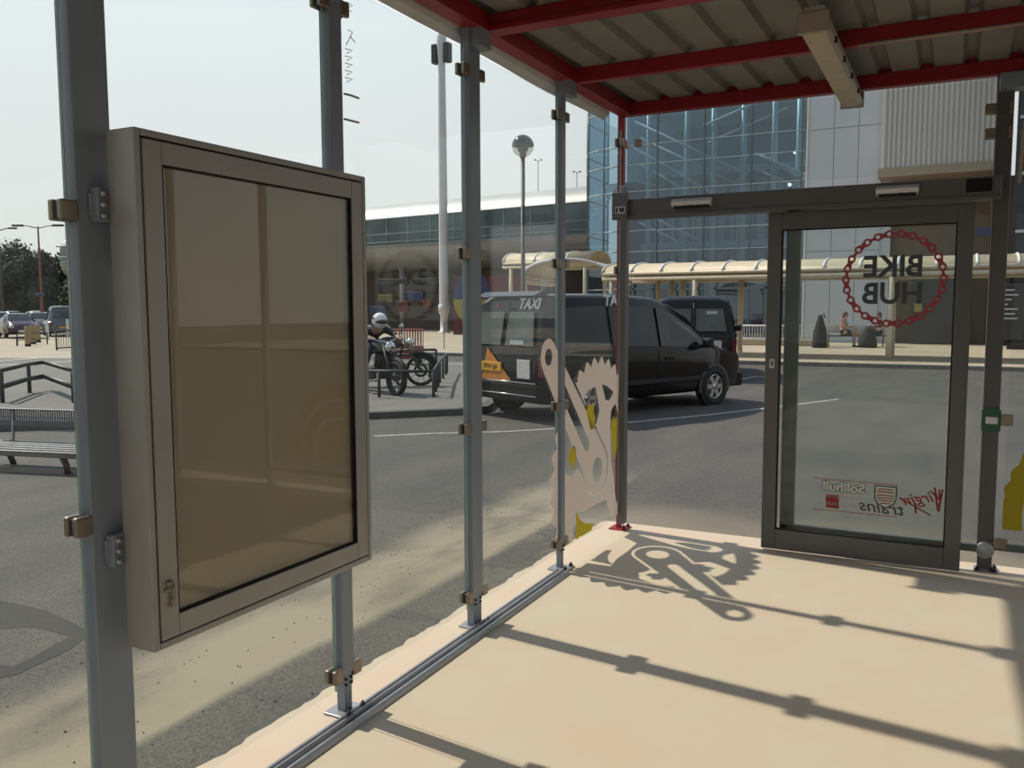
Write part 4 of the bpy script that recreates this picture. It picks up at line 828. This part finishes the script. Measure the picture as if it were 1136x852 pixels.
post('shelter_post', 'nearest and widest grey post, beside the notice board', *PY[0], 2.96, clamps=(1.01, 1.86, 2.72))
post('shelter_post', 'grey post rising behind the notice board', *PY[1], 2.96)
post('shelter_post', 'grey post right of the notice board, in front of the pale mast', *PY[2], 2.96)
post('shelter_post', 'slim grey post crossing the white crank graphic', *PY[3], 2.96, wx=.045)
p5 = post('shelter_post', 'red corner post with a red foot plate at the door opening', 5.795, .05, 2.96, clamps=(.95, 1.86, 2.74), m=M['red'], baseM=M['red'], grp='', wx=.045, x=-2.115)
MB().box(.018, .062, -.075, .0, .05, 2.22, bev=.003).build('grey_jamb', M['steel_dark'], p5)
MB().box(.02, .06, -.07, -.0, 2.345, 2.44, bev=.004).build('jamb_bracket', M['steel'], p5)
# post 6 and right side
p6 = post('shelter_post', 'dark grey post right of the sliding door', 5.84, .05, 3.0, clamps=(), m=M['steel_dark'], x=.215, wx=.09, grp='')
for z in (.185, .93, 2.60, 2.74): MB().box(.045, .115 if z < 2 else .02, -.045, -.025, z-.035, z+.035, bev=.006).build('glass_clamp', M['nickel'], p6)
for z in (2.60, 2.74): MB().box(-.10, -.04, -.05, -.025, z-.035, z+.03, bev=.006).build('glass_clamp', M['nickel'], p6)
MB().lathe([(0, -.05), (.045, -.05), (.05, -.045), (.05, -.02)], (0, 0, .135), 'y', 20).build('end_cap', M['galv'], p6)
gb = MB().box(-.05, .052, -.055, -.025, .86, .99, bev=.006).build('green_release_box', M['green'], p6); MB().box(-.028, .035, -.060, -.054, .905, .945, bev=.003).build('white_label', M['white'], gb)
MB().box(-.045, .06, -.03, .03, 2.86, 3.0).build('top_bracket', M['steel'], p6)
for s_ in (-.038, .040): MB().lathe([(0, .034), (.006, .034), (.007, .024), (.0135, .023), (.0135, .01)], (s_, -.05, 0), 'z', 6).build('anchor_bolt', M['black'], p6)
# glass panes on the left wall; decals are children of the pane they are stuck to
def pane(label, y0, y1, z0=.10, z1=2.82, grp='glass panes of the left wall'):
    t = thing('glazed_screen', label, 'glass panel', (XG, (y0+y1)/2, z0), group=grp); h = (y1-y0)/2
    MB().box(-.005, .005, -h+.003, h-.003, .003, z1-z0-.003).build('glass_sheet', M['glass'], t)
    e_ = MB(); e_.box(-.005, .005, -h, -h+.003, 0, z1-z0).box(-.005, .005, h-.003, h, 0, z1-z0); e_.build('polished_edge', M['glass_edge'], t)
    return t
gap = .012
edges = [(.55, PY[0][0]-PY[0][1]/2-gap)]+[(PY[i][0]+PY[i][1]/2+gap, PY[i+1][0]-PY[i+1][1]/2-gap) for i in range(4)]
P0 = pane('glass pane at the left edge, in front of the low metal bench', *edges[0]); P1 = pane('glass pane behind the notice board', *edges[1]); P2 = pane('glass pane with pen marks, right of the post behind the board', *edges[2])
P3 = pane('glass pane with the end of the white crank graphic, left of the slim post', *edges[3]); P4 = pane('glass pane carrying the white chainring graphic next to the red post', *edges[4])
# ---- crank and chainring decal through marching squares
CY, CZ = 5.33, .51; EY, EZ = 4.545, 1.312
def sd_poly(p, poly):
    x, y = p; d = 1e9; inside = False; n_ = len(poly)
    for i in range(n_):
        x0, y0 = poly[i]; x1, y1 = poly[(i+1) % n_]; ex, ey = x1-x0, y1-y0; t_ = max(0, min(1, ((x-x0)*ex+(y-y0)*ey)/(ex*ex+ey*ey))); dx_, dy_ = x-x0-ex*t_, y-y0-ey*t_; d = min(d, dx_*dx_+dy_*dy_)
        if (y0 > y) != (y1 > y) and x < (x1-x0)*(y-y0)/(y1-y0)+x0: inside = not inside
    return sqrt(d) if inside else -sqrt(d)
W1 = [(5.08, 1.025), (5.17, 1.065), (5.281, 1.078), (5.32, 1.0), (5.358, .91), (5.32, .85), (5.262, .80)]
W2 = [(5.40, 1.085), (5.51, 1.06), (5.625, 1.01), (5.54, .955), (5.47, .97)]
W3 = [(5.57, .86), (5.60, .90), (5.665, .925), (5.76, .80), (5.80, .5), (5.76, .25), (5.70, .20), (5.64, .38), (5.59, .54), (5.57, .68)]
W4 = [(4.80, .578), (4.905, .530), (4.95, .565), (5.03, .585), (4.97, .70), (4.90, .80), (4.80, .87), (4.755, .74)]
W5 = [(4.93, .30), (5.10, .275), (5.30, .28), (5.50, .27), (5.60, .10), (5.4, .0), (4.9, .0)]
Y1 = [(5.13, .93), (5.17, .98), (5.20, .955), (5.25, .985), (5.255, .91), (5.285, .87), (5.25, .80), (5.20, .80), (5.17, .86)]
Y3 = [(5.585, .83), (5.61, .80), (5.625, .84), (5.66, .81), (5.68, .84), (5.70, .81), (5.70, .62), (5.66, .52), (5.62, .60), (5.59, .70)]
Y4 = [(4.83, .66), (4.86, .72), (4.94, .735), (4.965, .66), (4.93, .60), (4.89, .585), (4.87, .64)]
Y5 = [(4.96, .31), (5.03, .235), (5.12, .19), (5.26, .16), (5.18, .06), (5.02, .13), (4.97, .08)]
AX = Vector((EY-CY, EZ-CZ)); AL = AX.length; AX.normalize(); NX = Vector((-AX.y, AX.x))
def crank_sd(y, z):
    p = Vector((y-CY, z-CZ)); s_ = p.dot(AX); n_ = p.dot(NX); f = max(0, min(1, s_/AL)); r_ = .175*(1-f)+.108*f; return r_-sqrt((s_-f*AL)**2+n_*n_)
def cap_sd(y, z, s0, s1, r_):
    p = Vector((y-CY, z-CZ)); s_ = p.dot(AX); n_ = p.dot(NX); f = max(s0, min(s1, s_)); return r_-sqrt((s_-f)**2+n_*n_)
def white_sd(y, z):
    d = sqrt((y-CY)**2+(z-CZ)**2); a = atan2(z-CZ, y-CY); u_ = (a*36/(2*pi)) % 1.; tooth = .705+.062*(1-abs(2*u_-1))**.75
    ring = tooth-d
    for W_ in (W1, W2, W3, W4, W5): ring = min(ring, -sd_poly((y, z), W_))
    ck = crank_sd(y, z); ring = min(ring, -(ck+.024)); sh = max(ring, ck)
    sh = min(sh, -cap_sd(y, z, .27, .80, .042))
    sh = min(sh, sqrt((y-CY)**2+(z-CZ)**2)-.088); sh = min(sh, sqrt((y-EY)**2+(z-EZ)**2)-.050); return sh
def march(fn, u0_, u1, v0, v1, stp):
    nu = max(2, int((u1-u0_)/stp)); nv = max(2, int((v1-v0)/stp)); du = (u1-u0_)/nu; dv = (v1-v0)/nv
    g = [[fn(u0_+i*du, v0+j*dv) for j in range(nv+1)] for i in range(nu+1)]; vs = []; fs = []; idx = {}
    def vert(key, p):
        if key not in idx: idx[key] = len(vs); vs.append(p)
        return idx[key]
    for i in range(nu):
        for j in range(nv):
            c = [(i, j), (i+1, j), (i+1, j+1), (i, j+1)]; val = [g[a][b_] for a, b_ in c]
            if max(val) <= 0: continue
            out = []
            for k in range(4):
                a, b_ = c[k], c[(k+1) % 4]; va, vb = val[k], val[(k+1) % 4]
                if va > 0: out.append(vert(a, (u0_+a[0]*du, v0+a[1]*dv)))
                if (va > 0) != (vb > 0):
                    t_ = va/(va-vb); key = ('e',)+tuple(sorted((a, b_))); out.append(vert(key, (u0_+(a[0]+(b_[0]-a[0])*t_)*du, v0+(a[1]+(b_[1]-a[1])*t_)*dv)))
            if len(out) >= 3: fs.append(tuple(out))
    return vs, fs
def decal(pane_, fn, y0, y1, z0, z1, m, name, dx_=.0062, stp=.0075):
    vs, fs = march(fn, y0, y1, z0, z1, stp)
    if not fs: return
    o = pane_.location; b = MB(); b.add([(dx_, y-o.y, z-o.z) for y, z in vs], fs); return b.build(name, m, pane_)

decal(P3, white_sd, 4.40, edges[3][1]-.003, .12, 1.5, M['white_vinyl'], 'white_crank_graphic')
decal(P4, white_sd, edges[4][0]+.003, edges[4][1]-.003, .12, 1.42, M['white_vinyl'], 'white_chainring_graphic')
for W_ in (Y1, Y3, Y4, Y5): decal(P4, lambda y, z: sd_poly((y, z), W_), edges[4][0]+.003, edges[4][1]-.003, .12, 1.1, M['yellow_vinyl'], 'yellow_graphic', dx_=.0065)
# pen marks on pane 2
def marks():
    o = P2.location; b = MB()
    def st_(pts, r_=.0018): MB().tube([(.007, onx_(p).y-o.y, onx_(p).z-o.z) for p in pts], r_, 5).build('pen_mark', M['mark'], P2)
    def onx_(p): r_ = ray(*p); return Vector((0, 0, CAM_Z))+r_*((XG+.007)/r_.x)
    st_([(382, 104), (390, 106), (398, 109)], .0045); st_([(382, 132), (390, 134), (398, 136)], .0045)
    st_([(386, 33), (391, 36), (387, 44), (384, 50)]); st_([(388, 40), (394, 47)])
    for y in (54, 62, 70, 78, 86): st_([(383, y), (391, y+2), (385, y+5)])
    st_([(384, 2), (391, 6), (385, 10), (390, 13)])
marks()
# ---- cable track along the floor
tr = MB(); pr = [(-.048, 0), (-.048, .016), (-.040, .022), (-.030, .022), (-.024, .010), (-.014, .010), (-.010, .026), (.002, .030), (.008, .026), (.012, .010), (.020, .010), (.026, .024), (.036, .024), (.044, .014), (.048, 0)]
vs = []; y0, y1 = -1.5, 4.64
def tx_(y): return -2.012-(y-2.0)*.0135
for y in (y0, y1): vs += [(tx_(y)+a, y, z) for a, z in pr]
k = len(pr); tr.add(vs, [(i, k+i, k+i+1, i+1) for i in range(k-1)]+[tuple(range(k)), tuple(range(2*k-1, k-1, -1))]); tag(tr.build('floor_track', M['rail']), 'long metal door track lying on the slab along the post feet', 'track')
# ---- roof
def roof():
    t = thing('shelter_roof', 'shelter roof of ribbed pale sheet on red steel beams', 'roof', (0, 2, 2.9)); T = Matrix.Translation((0, -2, -2.9))
    X0, X1, Y0, Y1_ = -2.21, 5.0, -3.5, 5.93; Z = 3.0; b = MB(); prof = []; x = X0
    while x < X1: prof += [(x, Z), (x+.145, Z), (x+.165, Z+.035), (x+.210, Z+.035), (x+.228, Z)]; x += .228
    prof = [(a, z) for a, z in prof if a <= X1]
    vs = [(a, y, z) for y in (Y0, Y1_) for a, z in prof]+[(a, y, z+.004) for y in (Y0, Y1_) for a, z in prof]; k = len(prof)
    b.add(vs, [(i, i+1, k+i+1, k+i) for i in range(k-1) if prof[i] != prof[i+1]]+[(2*k+i, 3*k+i, 3*k+i+1, 2*k+i+1) for i in range(k-1)]); b.build('ribbed_sheet', M['sheet'], t, T)
    def C(x0, x1, y0, y1_, z0=2.915, z1=3.0): return MB().box(x0, x1, y0, y1_, z0, z1, bev=.004)
    C(-2.12, -2.03, Y0, 5.80).build('side_beam', M['red'], t, T)
    for y in (-.4, .62, 1.66, 2.72, 3.76): 
        c = C(-2.03, X1-.1, y-.035, y+.045); c.box(-2.03, X1-.1, y-.055, y-.035, 2.915, 2.935); c.build('cross_beam', M['red'], t, T)
    C(-2.03, X1-.1, 4.78, 4.825).build('cross_beam', M['red'], t, T)
    C(-2.03, X1-.1, 5.74, 5.80).build('front_beam', M['red'], t, T)
    c = MB(); x = X0
    while x < X1-.3: c.prism([(x+.146, Z), (x+.166, Z+.03), (x+.209, Z+.03), (x+.227, Z)], 5.76, 5.79, 'y'); x += .228
    c.build('rib_closers', M['red'], t, T)
    # pale eaves gutter trim outside the side beam
    e_ = MB(); n_ = 60
    pr_ = [(-2.125, 2.96), (-2.15, 2.90), (-2.185, 2.872), (-2.205, 2.885), (-2.215, 3.01), (-2.125, 3.01)]
    vs = []
    for i in range(n_+1):
        y = Y0+(5.62-Y0)*i/n_; wv = .006*sin(y*2.3)+.004*sin(y*5.1)
        vs += [(a+(wv*.6 if a < -2.18 else 0), y, z+(wv*.5 if a < -2.18 else 0)) for a, z in pr_]
    k = len(pr_); e_.add(vs, [(i*k+j, i*k+(j+1) % k, (i+1)*k+(j+1) % k, (i+1)*k+j) for i in range(n_) for j in range(k)]+[tuple(range(k)), tuple(n_*k+j for j in reversed(range(k)))]); e_.build('eaves_trim', M['eave'], t, T)
    for y in (3.0, 4.1, 5.3): MB().box(-2.125, -2.118, y, y+.02, 2.93, 2.99).build('trim_joint', M['black'], t, T)
    for y, wy in PY[:4]: MB().box(-2.08, -2.03, y-.04, y+.075, 2.83, 2.92, bev=.004).build('post_bracket', M['steel'], t, T)
    for x in (.27,): MB().box(x-.09, x+.10, 5.72, 5.84, 2.83, 2.92, bev=.004).build('post_bracket', M['steel'], t, T)
roof()
# ---- strip light, conduit, detector
t = thing('strip_light', 'dusty batten light fixed under the red roof beams', 'light', (-.60, 4.87, 2.83))
MB().prism([(-.062, .0), (-.050, -.030), (.050, -.030), (.062, .0), (.050, .03), (-.050, .03)], -.79, .79, 'y').build('diffuser', M['tube_light'], t)
MB().box(-.045, .045, -.80, .80, .028, .085, bev=.006).build('batten_body', M['tube_light'], t)
for s_ in (-1, 1): MB().box(-.066, .066, s_*.79, s_*.815, -.034, .06, bev=.006).build('end_cap', M['tan'], t)
for y in (-.55, -.2, .15, .5): MB().box(.058, .070, y-.012, y+.012, -.015, .012, bev=.002).build('clip', M['black'], t)
t = thing('detector', 'round pale detector hanging from the roof beam at the top right', 'detector', (.345, 4.80, 2.80)); MB().lathe([(0, -.035), (.03, -.035), (.058, -.015), (.062, .01), (.05, .035), (0, .04)], n=20).build('housing', M['tube_light'], t); MB().tube([(0, 0, .03), (0, 0, .12)], .012, 8).build('stem', M['galv'], t)
b = MB(); b.tube([(-.48, 4.75, 2.908), (.30, 4.75, 2.908)], .009, 6); b.tube([(.335, 4.82, 2.78), (.315, 5.6, 2.72), (.31, 5.75, 2.60), (.30, 5.76, 2.3)], .010, 6)
tag(b.build('conduit', M['tan']), 'thin pale conduit running from the batten light to the detector', 'conduit')
# ---- header with sensors
t = thing('door_header', 'long dark grey sliding door header between the red post and the right post', 'door header', (-.95, 5.6, 2.26)); T = Matrix.Translation((.95, -5.6, -2.26))
MB().box(-2.06, .205, 5.54, 5.795, 2.208, 2.322, bev=.004).box(-2.06, .205, 5.53, 5.545, 2.196, 2.216, bev=.002).build('header_box', M['steel_dark'], t, T)
MB().box(-2.075, -1.965, 5.50, 5.535, 2.185, 2.365, bev=.004).build('end_plate', M['steel_dark'], t, T)
for x0, x1 in ((-1.665, -1.405), (-.437, -.21)):
    o_ = MB().prism([(5.54, 2.30), (5.52, 2.30), (5.495, 2.28), (5.50, 2.255), (5.54, 2.245)], x0, x1, 'x').build('motion_sensor', M['sensor'], t, T)
    o_.data.materials[0] = M['sensor']; MB().box(x0+.015, x1-.015, 5.50, 5.54, 2.238, 2.248).build('sensor_lens', M['black'], o_)
MB().box(.03, .158, 5.530, 5.541, 2.238, 2.312, bev=.004).build('control_panel', M['groove'], t, T)
st = MB().box(-2.048, -1.980, 5.497, 5.50, 2.225, 2.27).build('door_sticker', M['grey_vinyl'], t, T)
o_ = MB().box(-2.043, -2.031, 5.495, 5.497, 2.23, 2.265).sphere((-2.014, 5.496, 2.255), .009, nu=8, nv=6).box(-2.016, -1.99, 5.495, 5.497, 2.233, 2.248).box(-2.000, -1.985, 5.495, 5.497, 2.248, 2.264); o_.build('sticker_symbol', M['black'], st)
# ---- sliding door leaf
YD = 5.70
door = thing('sliding_door', 'dark framed sliding glass door leaf with the bike hub ring', 'door', (-.5, YD, 0))
def dl(b, n_, m, par=None): return b.build(n_, m, par or door, Matrix.Translation((.5, -YD, 0)) if par is None else None)
x0, x1, z0, z1 = -1.085, .083, .012, 2.20; si = .088
dl(MB().box(x0, x0+si, YD, YD+.035, z0, z1, bev=.004), 'left_stile', M['steel_dark']); dl(MB().box(x1-si, x1, YD, YD+.035, z0, z1, bev=.004), 'right_stile', M['steel_dark'])
dl(MB().box(x0+si, x1-si, YD, YD+.035, z1-.112, z1, bev=.004), 'top_rail', M['steel_dark']); dl(MB().box(x0+si, x1-si, YD, YD+.035, z0, z0+.135, bev=.004), 'bottom_rail', M['steel_dark'])
g_ = MB(); a0, a1, b0, b1 = x0+si, x1-si, z0+.135, z1-.112
for bx in ((a0, a0+.006, b0, b1), (a1-.006, a1, b0, b1), (a0, a1, b0, b0+.006), (a0, a1, b1-.006, b1)): g_.box(bx[0], bx[1], YD-.001, YD+.03, bx[2], bx[3])
dl(g_, 'seal', M['groove'])
dl(MB().box(a0, a1, YD+.012, YD+.022, b0, b1), 'door_glass', M['glass'])
pl = dl(MB().box(-1.056, -1.024, YD-.004, YD, 1.205, 1.265, bev=.002), 'lock_plate', M['paper']); dl(MB().box(-1.045, -1.035, YD-.006, YD-.004, 1.22, 1.25), 'keyhole', M['black'])
# ring of chain links, mirrored lettering (meant to be read from outside)
LC = (-.338, 1.767); LR = .272; YL = YD+.024
def DP(b, n_, m): return b.build(n_, m, door, Matrix.Translation((.5, -YD, 0)))
b = MB(); NL = 26
for i in range(NL):
    a = 2*pi*i/NL; c = (LC[0]+LR*cos(a), LC[1]+LR*sin(a)); k = 14; vs = []
    for rr_ in (.0245, .0115): vs += [(c[0]+rr_*cos(2*pi*j/k), YL, c[1]+rr_*sin(2*pi*j/k)) for j in range(k)]
    b.add(vs, [(j, (j+1) % k, k+(j+1) % k, k+j) for j in range(k)])
    a2 = 2*pi*(i+1)/NL; c2 = (LC[0]+LR*cos(a2), LC[1]+LR*sin(a2)); d = Vector((c2[0]-c[0], c2[1]-c[1])); l_ = d.length; d.normalize(); nn = Vector((-d.y, d.x)); hw = .0175 if i % 2 else .010
    m0 = Vector(c)+d*.017; m1 = Vector(c2)-d*.017; mm_ = (m0+m1)/2
    pts = [m0+nn*hw*1.15, mm_+nn*hw*.75, m1+nn*hw*1.15, m1-nn*hw*1.15, mm_-nn*hw*.75, m0-nn*hw*1.15]; b.add([(q.x, YL+.0003, q.y) for q in pts], [(0, 1, 2, 3, 4, 5)])
DP(b, 'chain_ring_logo', M['red_vinyl'])
Tm = lambda x, z, dy=0.: Matrix.Translation((.5, -YD, 0)) @ frame((x, YL+dy, z), (-1, 0, 0), (0, 0, 1))
text('bike_lettering', 'BIKE', .178, M['black_vinyl'], door, Tm(-.343, 1.838), .001, .005, 0, .96)
text('hub_lettering', 'HUB', .178, M['black_vinyl'], door, Tm(-.343, 1.674), .001, .005, 0, .95)
# sponsor marks at the bottom
text('solihull_outline', 'Solihull', .078, M['black_vinyl'], door, Tm(-.585, .455, .0015), .001, .0065, 0, 1.12)
text('solihull_lettering', 'Solihull', .078, M['grey_vinyl'], door, Tm(-.585, .455), .001, .003, 0, 1.12)
b = MB(); b.box(-.765, -.27, YL, YL+.0008, .500, .504); b.box(-.765, -.27, YL, YL+.0008, .300, .304); DP(b, 'red_rule', M['red_vinyl'])
DP(MB().box(-.69, -.61, YL+.001, YL+.0018, .318, .405), 'red_block', M['red_vinyl'])
for s_, z in (('METROPOLITAN', .395), ('BOROUGH COUNCIL', .345)): text('council_lettering', s_, .030, M['mark'], door, Tm(-.585, z), .001, .0, 0, 1.05)
sh = [(-.405, .492), (-.275, .492), (-.275, .41), (-.29, .375), (-.34, .345), (-.39, .375), (-.405, .41)]
DP(MB().prism([(cx_*1., cz_) for cx_, cz_ in sh], YL, YL+.001, 'y'), 'shield_outline', M['black_vinyl'])
shi = [(-.34+(x+.34)*.88, .425+(z-.425)*.88) for x, z in sh]
for nm, m_, e_ in (('shield_field', M['grey_vinyl'], -.0006),): DP(MB().prism(shi, YL+e_, YL+.0016, 'y'), nm, m_)
b = MB()
for z, wd in ((.468, .045), (.452, .05), (.430, .05), (.414, .05), (.398, .045), (.380, .03)): b.box(-.34-wd, -.34+wd, YL-.0012, YL+.002, z-.003, z+.003)
DP(b, 'shield_stripes', M['red_vinyl'])
text('virgin_lettering', 'Virgin', .098, M['red_vinyl'], door, Tm(-.125, .435) @ Matrix.Rotation(radians(-14), 4, 'Z'), .001, .001, .25, 1.0)
b = MB(); b.prism([(-.02, .50), (-.035, .36), (-.05, .36), (-.075, .505), (-.062, .505), (-.043, .40), (-.030, .50)][::-1], YL, YL+.001, 'y'); b.prism([(-.26, .43), (-.08, .335), (-.085, .328), (-.265, .42)], YL, YL+.001, 'y'); b.prism([(-.165, .40), (-.160, .335), (-.172, .335), (-.178, .40)], YL, YL+.001, 'y'); DP(b, 'virgin_flourish', M['red_vinyl'])
text('trains_lettering', 'trains', .105, M['black_vinyl'], door, Tm(-.355, .350) @ Matrix.Rotation(radians(2), 4, 'Z'), .001, .001, .25, 1.1)
# fixed screen behind the leaf
fs_ = thing('fixed_screen', 'fixed glazed screen with a grey green stile behind the sliding door', 'glass panel', (-.4, 5.80, 0)); T = Matrix.Translation((.4, -5.80, 0))
scm = mat('screen_grey_green', (.10, .115, .11), .5)
MB().box(-.985, -.895, 5.79, 5.83, .13, 2.22, bev=.004).build('stile', scm, fs_, T); MB().box(-.985, .17, 5.79, 5.83, .12, .165, bev=.004).build('bottom_rail', scm, fs_, T)
MB().box(-.895, .16, 5.805, 5.815, .165, 2.22).build('glass_sheet', M['glass'], fs_, T)
# transom glass above header, right wall pane with yellow graphic
t = thing('glazed_screen', 'glass transom pane above the sliding door header', 'glass panel', (-.95, 5.80, 2.4)); MB().box(-1.09, 1.08, -.005, .005, 0, .50).build('glass_sheet', M['glass'], t)
for x in (-1.07, 1.06): MB().box(x, x+.05, -.02, .018, .31, .36, bev=.005).build('glass_clamp', M['nickel'], t)
t = thing('glazed_screen', 'glass pane right of the door with a yellow curved graphic', 'glass panel', (.80, 5.82, .17)); rp = t
MB().box(-.50, .75, -.005, .005, 0, 2.6).build('glass_sheet', M['glass'], t); MB().box(-.56, .75, -.02, .02, -.03, .012, bev=.003).build('bottom_rail', scm, t)
def yr(x, z):
    cx_, cz_ = .80, .36; d = sqrt((x-cx_)**2+((z-cz_)*.85)**2); a = atan2(z-cz_, x-cx_); u_ = (a*30/(2*pi)) % 1.
    s_ = (.50+.02*(1-abs(2*u_-1)))-d; s_ = min(s_, max(d-.40, .37-d)); s_ = min(s_, max(d-.27, .24-d)); return min(s_, z-.27)
vs, fs = march(yr, .30, 1.5, .25, 1.05, .008); MB().add([(x-.80, -.0065, z-.17) for x, z in vs], fs).build('yellow_graphic', M['yellow_vinyl'], t)
# further right: continuing shelter wall outside the frame keeps the roof carried
for x in (1.6, 2.75, 3.9): post('shelter_post', 'grey post further right along the door wall', 5.84, .06, 2.96, clamps=(), x=x, grp='posts further right along the door wall')
# ------------------------------------------------------------------ notice board
def notice_board():
    y0, y1, z0, z1, xf, xb = 1.632, 2.592, .648, 2.078, -1.935, -2.045
    t = thing('notice_board', 'large glazed aluminium notice board fixed to the near post, empty inside', 'notice board', (xb, (y0+y1)/2, z0)); T = Matrix.Translation((-xb, -(y0+y1)/2, -z0))
    ow = .020; c = MB(); c.box(xb, xf, y0-.04, y0-.04+ow, z0, z1, bev=.004).box(xb, xf, y1-ow, y1, z0, z1, bev=.004).box(xb, xf, y0-.04+ow, y1-ow, z0, z0+ow, bev=.004).box(xb, xf, y0-.04+ow, y1-ow, z1-ow, z1, bev=.004)
    c.box(xb, xb+.01, y0-.03, y1-.01, z0+.01, z1-.01); c.build('casing', M['alu'], t, T)
    a0, a1, b0, b1 = y0-.04+ow, y1-ow, z0+ow, z1-ow
    MB().box(xb+.012, xf-.03, a0+.004, a1-.004, b0+.004, b1-.004).build('inner_gap', M['groove'], t, T)
    # door frame
    g = .005; fwd = .062; p0, p1, q0, q1 = a0+g, a1-g, b0+g, b1-g
    d = MB(); d.box(xf-.03, xf+.002, p0, p0+fwd, q0, q1, bev=.003).box(xf-.03, xf+.002, p1-fwd, p1, q0, q1, bev=.003).box(xf-.03, xf+.002, p0+fwd, p1-fwd, q0, q0+fwd, bev=.003).box(xf-.03, xf+.002, p0+fwd, p1-fwd, q1-fwd, q1, bev=.003); dr = d.build('door_frame', M['alu'], t, T)
    s = MB(); i0, i1, j0, j1 = p0+fwd, p1-fwd, q0+fwd, q1-fwd
    for bx in ((i0, i0+.004, j0, j1), (i1-.004, i1, j0, j1), (i0, i1, j0, j0+.004), (i0, i1, j1-.004, j1)): s.box(xf-.028, xf, bx[0], bx[1], bx[2], bx[3])
    s.build('seal', M['groove'], t, T)
    MB().box(xf-.0295, xf-.022, i0, i1, j0, j1).build('backing_panel', M['board'], t, T)
    MB().box(xf-.012, xf-.008, i0, i1, j0, j1).build('front_glass', M['glass_board'], t, T)
    lk = MB().lathe([(0, .012), (.009, .012), (.010, .0)], (xf+.002, p0+.028, z0+.185), 'x', 16).build('lock', M['nickel'], t, T)
    kk = MB(); kk.box(xf+.006, xf+.012, p0+.010, p0+.026, z0+.165, z0+.172).tube([(xf+.012, p0+.034, z0+.18), (xf+.010, p0+.036, z0+.14)], .005, 6).box(xf+.008, xf+.011, p0+.028, p0+.044, z0+.115, z0+.14, bev=.002); kk.build('hanging_keys', M['nickel'], t, T)
    for z in (.93, 1.88):
        br = MB().box(-2.078, -2.045, 1.560, 1.64, z-.045, z+.045, bev=.003).box(-2.078, -2.066, 1.515+.04, 1.60, z-.03, z+.03, bev=.002).build('fixing_bracket', M['steel'], t, T)
        for dz in (-.03, .0, .03): MB().lathe([(0, .010), (.008, .010), (.009, 0)], (-2.045, 1.575, z+dz), 'x', 6).build('bracket_bolt', M['galv'], t, T)
notice_board()
